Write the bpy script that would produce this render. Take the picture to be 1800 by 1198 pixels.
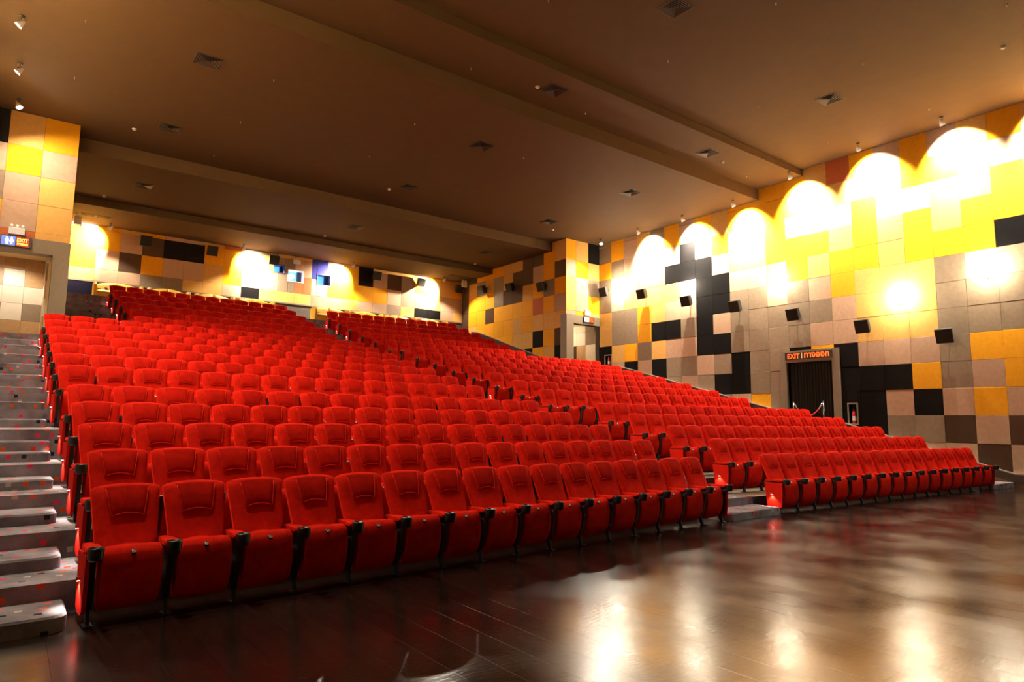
import bpy, math, random
from mathutils import Vector, Matrix
random.seed(7)
for o in list(bpy.data.objects): bpy.data.objects.remove(o)
S = bpy.context.scene
COL = S.collection
U = 0.784            # one wall-panel module in metres; the layout below is in modules, camera at x=y=z=0
H0 = 2.10 * U        # camera height above the stage floor
def W(x, y, z): return Vector((x * U, y * U, z * U + H0))

# ------------------------------------------------------------------ camera
cam = bpy.data.cameras.new('camera'); camo = bpy.data.objects.new('camera', cam); COL.objects.link(camo)
cam.sensor_width = 36.0; cam.lens = 1161.13 / 1800 * 36.0; cam.clip_start = 0.05; cam.clip_end = 200
cr = Vector((0.79694983, -0.60394333, 0.01110994)); cu = Vector((-0.07999938, -0.08729911, 0.99296474)); cf = Vector((0.59872454, 0.79223186, 0.1178881))
m = Matrix.Identity(4)
for i in range(3): m[i][0] = cr[i]; m[i][1] = cu[i]; m[i][2] = -cf[i]; m[i][3] = (0, 0, H0)[i]
camo.matrix_world = m
S.camera = camo
# ------------------------------------------------------------------ world, exposure
wd = bpy.data.worlds.new('world'); S.world = wd; wd.use_nodes = True
wd.node_tree.nodes['Background'].inputs[0].default_value = (0, 0, 0, 1)
S.view_settings.view_transform = 'Standard'; S.view_settings.look = 'None'
S.view_settings.gamma = 1.0; S.view_settings.use_curve_mapping = False
S.view_settings.exposure = 0.0
S.cycles.use_denoising = True
S.cycles.max_bounces = 8; S.cycles.diffuse_bounces = 5; S.cycles.glossy_bounces = 4
S.cycles.sample_clamp_indirect = 6.0
# light strengths (watts)
P_SPOT, P_SPILL, P_BACKSPOT, P_SCONCE, P_FILL, P_AISLE = 9800, 1300, 4600, 300, 900, 13
WARM = (1.0, 0.86, 0.66)
NEUT = (1.0, 0.90, 0.74)
def add_light(kind, loc, power, color=WARM, aim=None, angle=70, blend=0.5, radius=0.05):
    l = bpy.data.lights.new('light', kind); l.energy = power; l.color = color; l.shadow_soft_size = radius
    if kind == 'SPOT': l.spot_size = math.radians(angle); l.spot_blend = blend
    o = bpy.data.objects.new('light', l); COL.objects.link(o); o.location = loc
    if aim is not None: o.rotation_euler = (Vector(aim) - Vector(loc)).to_track_quat('-Z', 'Y').to_euler()
    return o
# unseen fill spots added near the stage-end ceiling to brighten the front seats
FILL_SPOTS = [(14.5, 1.5), (21.0, 1.5), (21.0, -2.0)]
for hx, hy in (FILL_SPOTS if P_FILL else []):
    add_light('SPOT', W(hx, hy, 11.1), P_FILL, NEUT, aim=W(hx - 1.0, hy + 8, -2), angle=70, blend=0.9, radius=0.12)

# ------------------------------------------------------------------ materials
def nt(name):
    M = bpy.data.materials.new(name); M.use_nodes = True
    t = M.node_tree; return M, t, t.nodes['Principled BSDF']
def N(t, typ, **kw):
    n = t.nodes.new(typ)
    for k, v in kw.items():
        if k in n.inputs: n.inputs[k].default_value = v
        else: setattr(n, k, v)
    return n
def mat(name, col, rough=0.6, metal=0.0, noise=0.0, nscale=20.0, bump=0.0, spec=None, sheen=0.0, vary=0.0, emit=None, estr=0.0, stretch=None):
    M, t, b = nt(name); L = t.links
    b.inputs['Roughness'].default_value = rough; b.inputs['Metallic'].default_value = metal
    b.inputs['Base Color'].default_value = (*col, 1)
    if spec is not None: b.inputs['Specular IOR Level'].default_value = spec
    if sheen: b.inputs['Sheen Weight'].default_value = sheen; b.inputs['Sheen Roughness'].default_value = 0.4
    if emit: b.inputs['Emission Color'].default_value = (*emit, 1); b.inputs['Emission Strength'].default_value = estr
    if noise or bump or vary:
        tc = N(t, 'ShaderNodeTexCoord'); vec = tc.outputs['Object']
        geo = N(t, 'ShaderNodeNewGeometry'); vec = geo.outputs['Position']
        if stretch:
            mp = N(t, 'ShaderNodeMapping'); mp.inputs['Scale'].default_value = stretch; L.new(vec, mp.inputs[0]); vec = mp.outputs[0]
        nz = N(t, 'ShaderNodeTexNoise', Scale=nscale, Detail=5.0, Roughness=0.6); L.new(vec, nz.inputs['Vector'])
        fac = nz.outputs['Fac']
        mr = N(t, 'ShaderNodeMapRange'); mr.inputs['To Min'].default_value = 1 - noise; mr.inputs['To Max'].default_value = 1 + noise
        mr.inputs['From Min'].default_value = 0.3; mr.inputs['From Max'].default_value = 0.7
        L.new(fac, mr.inputs['Value']); val = mr.outputs[0]
        if vary:
            oi = N(t, 'ShaderNodeObjectInfo'); m2 = N(t, 'ShaderNodeMapRange'); m2.inputs['To Min'].default_value = 1 - vary; m2.inputs['To Max'].default_value = 1 + vary
            L.new(oi.outputs['Random'], m2.inputs['Value'])
            mu = N(t, 'ShaderNodeMath', operation='MULTIPLY'); L.new(val, mu.inputs[0]); L.new(m2.outputs[0], mu.inputs[1]); val = mu.outputs[0]
        vm = N(t, 'ShaderNodeVectorMath', operation='SCALE'); vm.inputs[0].default_value = col; L.new(val, vm.inputs['Scale'])
        L.new(vm.outputs[0], b.inputs['Base Color'])
        if bump:
            bp = N(t, 'ShaderNodeBump', Strength=bump, Distance=0.01); L.new(fac, bp.inputs['Height']); L.new(bp.outputs[0], b.inputs['Normal'])
    return M
PANEL = {
 'Y': mat('panel_yellow', (0.80, 0.36, 0.010), 0.85, noise=0.06, nscale=9, vary=0.06, spec=0.2),
 'L': mat('panel_gold', (0.66, 0.37, 0.10), 0.85, noise=0.06, nscale=9, vary=0.06, spec=0.2),
 'B': mat('panel_beige', (0.46, 0.30, 0.20), 0.85, noise=0.08, nscale=9, vary=0.08, spec=0.2),
 'T': mat('panel_taupe', (0.235, 0.175, 0.12), 0.85, noise=0.10, nscale=9, vary=0.10, spec=0.2),
 'D': mat('panel_brown', (0.06, 0.034, 0.022), 0.85, noise=0.10, nscale=9, vary=0.08, spec=0.1),
 'K': mat('panel_black', (0.0055, 0.005, 0.0055), 0.9, noise=0.15, nscale=9, vary=0.1, spec=0.06),
 'R': mat('panel_terracotta', (0.48, 0.13, 0.045), 0.85, noise=0.06, nscale=9, spec=0.2),
 'N': mat('panel_navy', (0.03, 0.03, 0.22), 0.85, noise=0.06, nscale=9, spec=0.2),
 'W': mat('tile_cream', (0.62, 0.54, 0.42), 0.6, noise=0.06, nscale=6, vary=0.05),
 'O': mat('tile_tan', (0.42, 0.25, 0.11), 0.6, noise=0.12, nscale=8, vary=0.08),
}
M_backing = mat('wall_backing', (0.03, 0.022, 0.016), 0.9)
M_tanwall = mat('plain_wall', (0.60, 0.44, 0.22), 0.9)
M_ceil = mat('ceiling_paint', (0.076, 0.045, 0.021), 0.7, noise=0.05, nscale=3, spec=0.15)
M_wood = mat('frame_wood', (0.20, 0.16, 0.115), 0.6, noise=0.18, nscale=14, stretch=(6, 6, 0.6))
M_woodlight = mat('dado_wood', (0.30, 0.17, 0.075), 0.5, noise=0.15, nscale=10, stretch=(1, 1, 6))
M_rail = mat('rail_dark', (0.06, 0.04, 0.03), 0.35)
M_railtop = mat('rail_edge', (0.6, 0.55, 0.5), 0.3, metal=0.6)
M_white = mat('white_plastic', (0.8, 0.78, 0.74), 0.4)
M_black = mat('black_plastic', (0.012, 0.011, 0.012), 0.35)
M_steel = mat('dark_steel', (0.03, 0.03, 0.045), 0.4, metal=0.3)
M_chrome = mat('chrome', (0.75, 0.75, 0.78), 0.18, metal=1.0)
M_grey = mat('grey_metal', (0.25, 0.24, 0.23), 0.4, metal=0.6)
M_spk = mat('speaker_cabinet', (0.018, 0.016, 0.016), 0.6, noise=0.1, nscale=40)
M_vent = mat('vent_grey', (0.045, 0.036, 0.028), 0.5)
M_ventdark = mat('vent_dark', (0.010, 0.009, 0.010), 0.7)
M_sofa = mat('sofa_yellow', (0.62, 0.36, 0.03), 0.55, noise=0.06, nscale=12)
M_dark = mat('black_cloth', (0.008, 0.007, 0.008), 0.95)
M_redrope = mat('red_rope', (0.55, 0.03, 0.01), 0.7)
M_extred = mat('extinguisher_red', (0.55, 0.015, 0.01), 0.3)
M_lamp = mat('lamp_glow', (1, 1, 1), 0.5, emit=(1, 0.93, 0.8), estr=60)
M_sconce = mat('sconce_glow', (1, 1, 1), 0.5, emit=(1, 0.88, 0.62), estr=60)
M_aislelamp = mat('aisle_glow', (1, 1, 1), 0.5, emit=(1, 0.85, 0.7), estr=18)
M_tier = mat('tier_floor', (0.16, 0.105, 0.055), 0.6, noise=0.15, nscale=5)
M_riser = mat('tier_riser', (0.06, 0.055, 0.07), 0.9, noise=0.1, nscale=30)
M_tray = mat('tray_wood', (0.22, 0.07, 0.03), 0.35)
M_signred = mat('sign_red', (0.25, 0.01, 0.005), 0.4, emit=(1, 0.06, 0.02), estr=0.55)
M_signblue = mat('sign_blue', (0.05, 0.08, 0.3), 0.4, emit=(0.18, 0.28, 1.0), estr=0.9)
M_signyellow = mat('sign_letters_yellow', (1, 0.8, 0.2), 0.4, emit=(1, 0.62, 0.10), estr=2.2)
M_signwhite = mat('sign_icons_white', (1, 1, 1), 0.4, emit=(0.85, 0.92, 1.0), estr=6)
M_signorange = mat('sign_letters_red', (1, 0.1, 0.02), 0.4, emit=(1, 0.07, 0.006), estr=3.2)
M_signdim = mat('sign_panel_white', (0.7, 0.72, 0.72), 0.4, emit=(0.8, 0.9, 0.95), estr=0.35)
M_icondim = mat('sign_icons_grey', (0.25, 0.27, 0.3), 0.5)
M_bluepane = mat('booth_glass', (0.1, 0.3, 0.5), 0.15, emit=(0.16, 0.55, 0.95), estr=0.9)
M_whitepane = mat('booth_projector_lens', (1, 1, 1), 0.2, emit=(0.8, 0.85, 1.0), estr=12)
M_numb = mat('plate_number', (0.85, 0.85, 0.85), 0.5)

def velvet(name, col):
    M, t, b = nt(name); L = t.links
    b.inputs['Roughness'].default_value = 0.9; b.inputs['Specular IOR Level'].default_value = 0.04
    b.inputs['Sheen Weight'].default_value = 0.3; b.inputs['Sheen Roughness'].default_value = 0.3; b.inputs['Sheen Tint'].default_value = (1, 0.04, 0.015, 1)
    geo = N(t, 'ShaderNodeNewGeometry')
    n1 = N(t, 'ShaderNodeTexNoise', Scale=7.0, Detail=4.0, Roughness=0.65, Distortion=0.8); L.new(geo.outputs['Position'], n1.inputs['Vector'])
    n2 = N(t, 'ShaderNodeTexNoise', Scale=160.0, Detail=2.0); L.new(geo.outputs['Position'], n2.inputs['Vector'])
    oi = N(t, 'ShaderNodeObjectInfo')
    a = N(t, 'ShaderNodeMapRange'); a.inputs['From Min'].default_value = 0.3; a.inputs['From Max'].default_value = 0.7; a.inputs['To Min'].default_value = 0.74; a.inputs['To Max'].default_value = 1.14; L.new(n1.outputs['Fac'], a.inputs['Value'])
    c = N(t, 'ShaderNodeMapRange'); c.inputs['To Min'].default_value = 0.9; c.inputs['To Max'].default_value = 1.1; L.new(n2.outputs['Fac'], c.inputs['Value'])
    d = N(t, 'ShaderNodeMapRange'); d.inputs['To Min'].default_value = 0.9; d.inputs['To Max'].default_value = 1.08; L.new(oi.outputs['Random'], d.inputs['Value'])
    m1 = N(t, 'ShaderNodeMath', operation='MULTIPLY'); L.new(a.outputs[0], m1.inputs[0]); L.new(c.outputs[0], m1.inputs[1])
    m2 = N(t, 'ShaderNodeMath', operation='MULTIPLY'); L.new(m1.outputs[0], m2.inputs[0]); L.new(d.outputs[0], m2.inputs[1])
    vm = N(t, 'ShaderNodeVectorMath', operation='SCALE'); vm.inputs[0].default_value = col; L.new(m2.outputs[0], vm.inputs['Scale']); L.new(vm.outputs[0], b.inputs['Base Color'])
    bp = N(t, 'ShaderNodeBump', Strength=0.12, Distance=0.01); L.new(n1.outputs['Fac'], bp.inputs['Height']); L.new(bp.outputs[0], b.inputs['Normal'])
    return M
M_velvet = velvet('red_velvet', (0.56, 0.0125, 0.0045))
M_velvet_head = velvet('red_velvet_headrest', (0.47, 0.0095, 0.0035))
M_velvet_side = mat('red_side_fabric', (0.50, 0.010, 0.0035), 0.85, noise=0.08, nscale=30, spec=0.05)
M_piping = mat('red_piping', (0.62, 0.020, 0.007), 0.8, spec=0.08)

def carpet():
    M, t, b = nt('patterned_carpet'); L = t.links
    b.inputs['Roughness'].default_value = 0.95; b.inputs['Specular IOR Level'].default_value = 0.1
    geo = N(t, 'ShaderNodeNewGeometry'); sp = N(t, 'ShaderNodeSeparateXYZ'); L.new(geo.outputs['Position'], sp.inputs[0])
    sn = N(t, 'ShaderNodeSeparateXYZ'); L.new(geo.outputs['True Normal'], sn.inputs[0])
    ab = N(t, 'ShaderNodeMath', operation='ABSOLUTE'); L.new(sn.outputs['Z'], ab.inputs[0])
    gt = N(t, 'ShaderNodeMath', operation='GREATER_THAN'); L.new(ab.outputs[0], gt.inputs[0]); gt.inputs[1].default_value = 0.6
    mx = N(t, 'ShaderNodeMix'); mx.data_type = 'FLOAT'; L.new(gt.outputs[0], mx.inputs['Factor']); L.new(sp.outputs['Z'], mx.inputs['A']); L.new(sp.outputs['Y'], mx.inputs['B'])
    CX, CY, SQ = 0.16, 0.085, 0.052
    def div(o, s, add=0.0):
        q = N(t, 'ShaderNodeMath', operation='MULTIPLY_ADD'); L.new(o, q.inputs[0]); q.inputs[1].default_value = 1 / s; q.inputs[2].default_value = add; return q.outputs[0]
    gy = div(mx.outputs['Result'], CY, 0.3)
    fy = N(t, 'ShaderNodeMath', operation='FLOOR'); L.new(gy, fy.inputs[0])
    off = N(t, 'ShaderNodeMath', operation='MULTIPLY'); L.new(fy.outputs[0], off.inputs[0]); off.inputs[1].default_value = 0.377
    gx0 = div(sp.outputs['X'], CX); gxa = N(t, 'ShaderNodeMath', operation='ADD'); L.new(gx0, gxa.inputs[0]); L.new(off.outputs[0], gxa.inputs[1]); gx = gxa.outputs[0]
    fx = N(t, 'ShaderNodeMath', operation='FLOOR'); L.new(gx, fx.inputs[0])
    cb = N(t, 'ShaderNodeCombineXYZ'); L.new(fx.outputs[0], cb.inputs[0]); L.new(fy.outputs[0], cb.inputs[1])
    wn = N(t, 'ShaderNodeTexWhiteNoise'); wn.noise_dimensions = '3D'; L.new(cb.outputs[0], wn.inputs['Vector'])
    def inside(g, f, frac):
        s = N(t, 'ShaderNodeMath', operation='SUBTRACT'); L.new(g, s.inputs[0]); L.new(f, s.inputs[1])
        c = N(t, 'ShaderNodeMath', operation='LESS_THAN'); L.new(s.outputs[0], c.inputs[0]); c.inputs[1].default_value = frac; return c.outputs[0]
    ix = inside(gx, fx.outputs[0], SQ / CX); iy = inside(gy, fy.outputs[0], SQ / CY)
    pr = N(t, 'ShaderNodeMath', operation='LESS_THAN'); L.new(wn.outputs['Value'], pr.inputs[0]); pr.inputs[1].default_value = 0.36
    k = N(t, 'ShaderNodeMath', operation='MULTIPLY'); L.new(ix, k.inputs[0]); L.new(iy, k.inputs[1])
    k2 = N(t, 'ShaderNodeMath', operation='MULTIPLY'); L.new(k.outputs[0], k2.inputs[0]); L.new(pr.outputs[0], k2.inputs[1])
    cr_ = N(t, 'ShaderNodeValToRGB'); cr_.color_ramp.interpolation = 'CONSTANT'
    els = cr_.color_ramp.elements; els[0].position = 0; els[0].color = (0.65, 0.09, 0.02, 1); els[1].position = 0.26; els[1].color = (0.60, 0.03, 0.09, 1)
    for p_, c_ in ((0.52, (0.02, 0.018, 0.02, 1)), (0.68, (0.50, 0.04, 0.02, 1)), (0.80, (0.12, 0.08, 0.14, 1)), (0.90, (0.42, 0.38, 0.34, 1))):
        e = els.new(p_); e.color = c_
    sc = N(t, 'ShaderNodeSeparateColor'); L.new(wn.outputs['Color'], sc.inputs[0]); L.new(sc.outputs[1], cr_.inputs[0])
    nz = N(t, 'ShaderNodeTexNoise', Scale=60.0, Detail=4.0); L.new(geo.outputs['Position'], nz.inputs['Vector'])
    nz2 = N(t, 'ShaderNodeTexNoise', Scale=3.0, Detail=3.0); L.new(geo.outputs['Position'], nz2.inputs['Vector'])
    nzr = N(t, 'ShaderNodeMapRange'); nzr.inputs['To Min'].default_value = 0.36; nzr.inputs['To Max'].default_value = 0.64; L.new(nz.outputs['Fac'], nzr.inputs['Value'])
    gr = N(t, 'ShaderNodeMath', operation='MULTIPLY'); L.new(nzr.outputs[0], gr.inputs[0]); L.new(nz2.outputs['Fac'], gr.inputs[1])
    vm = N(t, 'ShaderNodeVectorMath', operation='SCALE'); vm.inputs[0].default_value = (0.78, 0.735, 0.82); L.new(gr.outputs[0], vm.inputs['Scale'])
    mc = N(t, 'ShaderNodeMix'); mc.data_type = 'RGBA'; L.new(k2.outputs[0], mc.inputs['Factor']); L.new(vm.outputs[0], mc.inputs['A']); L.new(cr_.outputs[0], mc.inputs['B'])
    L.new(mc.outputs['Result'], b.inputs['Base Color'])
    bp = N(t, 'ShaderNodeBump', Strength=0.25, Distance=0.004); L.new(nz.outputs['Fac'], bp.inputs['Height']); L.new(bp.outputs[0], b.inputs['Normal'])
    return M
M_carpet = carpet()

def floor_mat():
    M, t, b = nt('polished_dark_boards'); L = t.links
    geo = N(t, 'ShaderNodeNewGeometry'); oi = N(t, 'ShaderNodeObjectInfo')
    mp = N(t, 'ShaderNodeMapping'); mp.inputs['Scale'].default_value = (9, 1.2, 1); L.new(geo.outputs['Position'], mp.inputs[0])
    g = N(t, 'ShaderNodeTexNoise', Scale=1.6, Detail=6.0, Roughness=0.65); L.new(mp.outputs[0], g.inputs['Vector'])
    sm = N(t, 'ShaderNodeTexNoise', Scale=1.1, Detail=4.0, Roughness=0.6); L.new(geo.outputs['Position'], sm.inputs['Vector'])
    rp = N(t, 'ShaderNodeMapRange'); rp.inputs['From Min'].default_value = 0.25; rp.inputs['From Max'].default_value = 0.75; rp.inputs['To Min'].default_value = 0.45; rp.inputs['To Max'].default_value = 1.5; L.new(g.outputs['Fac'], rp.inputs['Value'])
    rr = N(t, 'ShaderNodeMapRange'); rr.inputs['To Min'].default_value = 0.75; rr.inputs['To Max'].default_value = 1.25; L.new(oi.outputs['Random'], rr.inputs['Value'])
    mu = N(t, 'ShaderNodeMath', operation='MULTIPLY'); L.new(rp.outputs[0], mu.inputs[0]); L.new(rr.outputs[0], mu.inputs[1])
    vm = N(t, 'ShaderNodeVectorMath', operation='SCALE'); vm.inputs[0].default_value = (0.014, 0.0065, 0.0045); L.new(mu.outputs[0], vm.inputs['Scale'])
    # fine pale scratches: thin voronoi-edge threads broken up by noise
    mp2 = N(t, 'ShaderNodeMapping'); mp2.inputs['Rotation'].default_value = (0, 0, 0.6); mp2.inputs['Scale'].default_value = (4.5, 0.35, 1); L.new(geo.outputs['Position'], mp2.inputs[0])
    wv = N(t, 'ShaderNodeTexVoronoi', Scale=3.0); wv.feature = 'DISTANCE_TO_EDGE'; L.new(mp2.outputs[0], wv.inputs['Vector'])
    lt = N(t, 'ShaderNodeMath', operation='LESS_THAN'); L.new(wv.outputs['Distance'], lt.inputs[0]); lt.inputs[1].default_value = 0.003
    br = N(t, 'ShaderNodeTexNoise', Scale=5.0, Detail=2.0); L.new(geo.outputs['Position'], br.inputs['Vector'])
    g2 = N(t, 'ShaderNodeMath', operation='GREATER_THAN'); L.new(br.outputs['Fac'], g2.inputs[0]); g2.inputs[1].default_value = 0.62
    sc = N(t, 'ShaderNodeMath', operation='MULTIPLY'); L.new(lt.outputs[0], sc.inputs[0]); L.new(g2.outputs[0], sc.inputs[1])
    mc = N(t, 'ShaderNodeMix'); mc.data_type = 'RGBA'; L.new(sc.outputs[0], mc.inputs['Factor']); L.new(vm.outputs[0], mc.inputs['A']); mc.inputs['B'].default_value = (0.10, 0.075, 0.055, 1)
    L.new(mc.outputs['Result'], b.inputs['Base Color'])
    r = N(t, 'ShaderNodeMapRange'); r.inputs['From Min'].default_value = 0.3; r.inputs['From Max'].default_value = 0.7; r.inputs['To Min'].default_value = 0.12; r.inputs['To Max'].default_value = 0.27; L.new(sm.outputs['Fac'], r.inputs['Value']); L.new(r.outputs[0], b.inputs['Roughness'])
    b.inputs['Specular IOR Level'].default_value = 0.5
    mp3 = N(t, 'ShaderNodeMapping'); mp3.inputs['Scale'].default_value = (1.6, 6, 1); mp3.inputs['Rotation'].default_value = (0, 0, -0.35); L.new(geo.outputs['Position'], mp3.inputs[0])
    wb = N(t, 'ShaderNodeTexNoise', Scale=6.5, Detail=5.0, Roughness=0.6, Distortion=0.4); L.new(mp3.outputs[0], wb.inputs['Vector'])
    bp = N(t, 'ShaderNodeBump', Strength=0.20, Distance=0.006); L.new(wb.outputs['Fac'], bp.inputs['Height']); L.new(bp.outputs[0], b.inputs['Normal'])
    return M
M_floor = floor_mat()

# ------------------------------------------------------------------ mesh helpers
class MB:
    def __init__(s): s.v = []; s.f = []; s.m = []; s.sm = []
    def face(s, idx, mi=0, smooth=False): s.f.append(tuple(idx)); s.m.append(mi); s.sm.append(smooth)
    def box(s, x0, x1, y0, y1, z0, z1, mi=0):
        n = len(s.v)
        s.v += [(x, y, z) for z in (z0, z1) for y in (y0, y1) for x in (x0, x1)]
        for q in ((0, 2, 3, 1), (4, 5, 7, 6), (0, 1, 5, 4), (2, 6, 7, 3), (0, 4, 6, 2), (1, 3, 7, 5)): s.face([n + i for i in q], mi)
        return s
    def chamfer_box(s, x0, x1, y0, y1, z0, z1, c, mi=0):
        """box whose twelve edges are cut by c"""
        n = len(s.v); X = (x0, x1); Y = (y0, y1); Z = (z0, z1)
        idx = {}
        for i in (0, 1):
            for j in (0, 1):
                for k in (0, 1):
                    sx, sy, sz = 1 - 2 * i, 1 - 2 * j, 1 - 2 * k
                    for a, p in (('x', (X[i], Y[j] + sy * c, Z[k] + sz * c)), ('y', (X[i] + sx * c, Y[j], Z[k] + sz * c)), ('z', (X[i] + sx * c, Y[j] + sy * c, Z[k]))):
                        idx[a, i, j, k] = len(s.v); s.v.append(p)
        def add(q):
            P = [Vector(s.v[i]) for i in q]; c0 = Vector(((x0 + x1) / 2, (y0 + y1) / 2, (z0 + z1) / 2))
            nn = (P[1] - P[0]).cross(P[2] - P[0])
            if nn.dot(sum(P, Vector()) / len(P) - c0) < 0: q = q[::-1]
            s.face(q, mi)
        o = ((0, 0), (1, 0), (1, 1), (0, 1))
        for i in (0, 1):
            add([idx['x', i, a, b] for a, b in o]); add([idx['y', a, i, b] for a, b in o]); add([idx['z', a, b, i] for a, b in o])
        for i in (0, 1):
            for j in (0, 1):
                add([idx['x', i, j, 0], idx['x', i, j, 1], idx['y', i, j, 1], idx['y', i, j, 0]])
                add([idx['x', i, 0, j], idx['x', i, 1, j], idx['z', i, 1, j], idx['z', i, 0, j]])
                add([idx['y', 0, i, j], idx['y', 1, i, j], idx['z', 1, i, j], idx['z', 0, i, j]])
                for k in (0, 1): add([idx['x', i, j, k], idx['y', i, j, k], idx['z', i, j, k]])
        return s
    def prism(s, poly, z0, z1, mi=0, side=None, c=0.0):
        """vertical prism over a counter-clockwise xy polygon, optional top chamfer c"""
        side = mi if side is None else side
        n = len(s.v); k = len(poly)
        s.v += [(x, y, z0) for x, y in poly]
        s.v += [(x, y, z1 - c) for x, y in poly]
        for i in range(k): s.face([n + i, n + (i + 1) % k, n + k + (i + 1) % k, n + k + i], side)
        if c:
            cx = sum(p[0] for p in poly) / k; cy = sum(p[1] for p in poly) / k; t = []
            for x, y in poly:
                d = math.hypot(x - cx, y - cy); t.append((x + (cx - x) / d * c * 1.3, y + (cy - y) / d * c * 1.3, z1))
            s.v += t
            for i in range(k): s.face([n + k + i, n + k + (i + 1) % k, n + 2 * k + (i + 1) % k, n + 2 * k + i], mi)
            s.face([n + 2 * k + i for i in range(k)], mi)
        else: s.face([n + k + i for i in range(k)], mi)
        s.face([n + i for i in reversed(range(k))], side)
        return s
    def extrude_x(s, prof, x0, x1, mi=0, smooth=False, secs=None):
        """closed (y,z) profile swept along x; secs = list of (x, scale)"""
        cy = sum(p[0] for p in prof) / len(prof); cz = sum(p[1] for p in prof) / len(prof)
        secs = secs or [(x0, 1.0), (x1, 1.0)]
        n = len(s.v); k = len(prof)
        for x, sc in secs: s.v += [(x, cy + (y - cy) * sc, cz + (z - cz) * sc) for y, z in prof]
        for a in range(len(secs) - 1):
            for i in range(k):
                j = (i + 1) % k
                s.face([n + a * k + i, n + a * k + j, n + (a + 1) * k + j, n + (a + 1) * k + i], mi, smooth)
        s.face([n + i for i in reversed(range(k))], mi); s.face([n + (len(secs) - 1) * k + i for i in range(k)], mi)
        return s
    def tube(s, pts, r, seg=8, mi=0, cap=True):
        pts = [Vector(p) for p in pts]; n = len(s.v); up = Vector((0, 0, 1))
        for i, p in enumerate(pts):
            d = (pts[min(i + 1, len(pts) - 1)] - pts[max(i - 1, 0)]).normalized()
            a = d.cross(up) if abs(d.dot(up)) < 0.95 else d.cross(Vector((1, 0, 0)))
            a.normalize(); b2 = d.cross(a)
            rr = r[i] if isinstance(r, (list, tuple)) else r
            for k in range(seg):
                t = 2 * math.pi * k / seg; s.v.append(tuple(p + (a * math.cos(t) + b2 * math.sin(t)) * rr))
        for i in range(len(pts) - 1):
            for k in range(seg):
                s.face([n + i * seg + k, n + i * seg + (k + 1) % seg, n + (i + 1) * seg + (k + 1) % seg, n + (i + 1) * seg + k], mi, True)
        if cap:
            s.face([n + k for k in range(seg)][::-1], mi); s.face([n + (len(pts) - 1) * seg + k for k in range(seg)], mi)
        return s
    def lathe(s, prof, seg=16, mi=0, center=(0, 0, 0), smooth=True):
        n = len(s.v)
        for r, z in prof:
            for k in range(seg):
                t = 2 * math.pi * k / seg; s.v.append((center[0] + r * math.cos(t), center[1] + r * math.sin(t), center[2] + z))
        for i in range(len(prof) - 1):
            for k in range(seg):
                s.face([n + i * seg + k, n + i * seg + (k + 1) % seg, n + (i + 1) * seg + (k + 1) % seg, n + (i + 1) * seg + k], mi, smooth)
        return s
    def pad(s, fn, nu, nv, mi=0, smooth=True):
        """closed cushion: fn(u,t,side) -> point, u in -1..1, t in 0..1, side 0 front / 1 back, both meet at the rim"""
        n = len(s.v)
        us = [math.sin(math.pi / 2 * (2 * i / nu - 1)) for i in range(nu + 1)]
        ts = [0.5 - 0.5 * math.cos(math.pi * j / nv) for j in range(nv + 1)]
        for side in (0, 1):
            for t in ts:
                for u in us: s.v.append(fn(u, t, side))
        k = nu + 1; off = (nv + 1) * k
        for side in (0, 1):
            for j in range(nv):
                for i in range(nu):
                    q = [n + side * off + j * k + i, n + side * off + j * k + i + 1, n + side * off + (j + 1) * k + i + 1, n + side * off + (j + 1) * k + i]
                    s.face(q if side == 0 else q[::-1], mi, smooth)
        ring = [j * 0 + i for i in range(nu + 1)] + [j * k + nu for j in range(1, nv + 1)] + [nv * k + i for i in range(nu - 1, -1, -1)] + [j * k for j in range(nv - 1, 0, -1)]
        for a in range(len(ring)):
            p, q = ring[a], ring[(a + 1) % len(ring)]
            s.face([n + p, n + off + p, n + off + q, n + q], mi, smooth)
        return s
    def xform(s, M, start=0):
        for i in range(start, len(s.v)): s.v[i] = tuple(M @ Vector(s.v[i]))
        return s
    def mesh(s, name, mats):
        me = bpy.data.meshes.new(name); me.from_pydata([tuple(p) for p in s.v], [], s.f)
        for M in mats: me.materials.append(M)
        me.polygons.foreach_set('material_index', s.m); me.polygons.foreach_set('use_smooth', s.sm); me.update()
        return me
    def build(s, name, mats, parent=None):
        if not isinstance(mats, (list, tuple)): mats = [mats]
        return link(name, s.mesh(name, mats), parent)
def link(name, data, parent=None):
    o = bpy.data.objects.new(name, data); COL.objects.link(o)
    if parent is not None: o.parent = parent
    return o
def thing(name, label, cat, loc=(0, 0, 0), rz=0.0, group=None):
    o = link(name, None); o.location = loc; o.rotation_euler = (0, 0, rz); o['label'] = label; o['category'] = cat
    if group: o['group'] = group
    o.empty_display_size = 0.1
    return o
def struct(o): o['kind'] = 'structure'; return o
ORD = ['front', 'second', 'third', 'fourth', 'fifth', 'sixth', 'seventh', 'eighth', 'ninth', 'tenth', 'eleventh', 'twelfth', 'thirteenth', 'fourteenth', 'fifteenth', 'sixteenth', 'seventeenth', 'eighteenth']
NTH = ['first'] + ORD[1:]
def text_mesh(body, size, depth=0.004):
    c = bpy.data.curves.new('text', 'FONT'); c.body = body; c.size = size; c.extrude = depth; c.resolution_u = 3; c.offset = size * 0.012
    o = bpy.data.objects.new('text', c); COL.objects.link(o)
    me = bpy.data.meshes.new_from_object(o.evaluated_get(bpy.context.evaluated_depsgraph_get()))
    bpy.data.objects.remove(o); bpy.data.curves.remove(c)
    xs = [v.co.x for v in me.vertices]; ys = [v.co.y for v in me.vertices]
    cx, cy = (min(xs) + max(xs)) / 2, (min(ys) + max(ys)) / 2
    w, h = max(xs) - min(xs), max(ys) - min(ys)
    return me, cx, cy, w, h
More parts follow.
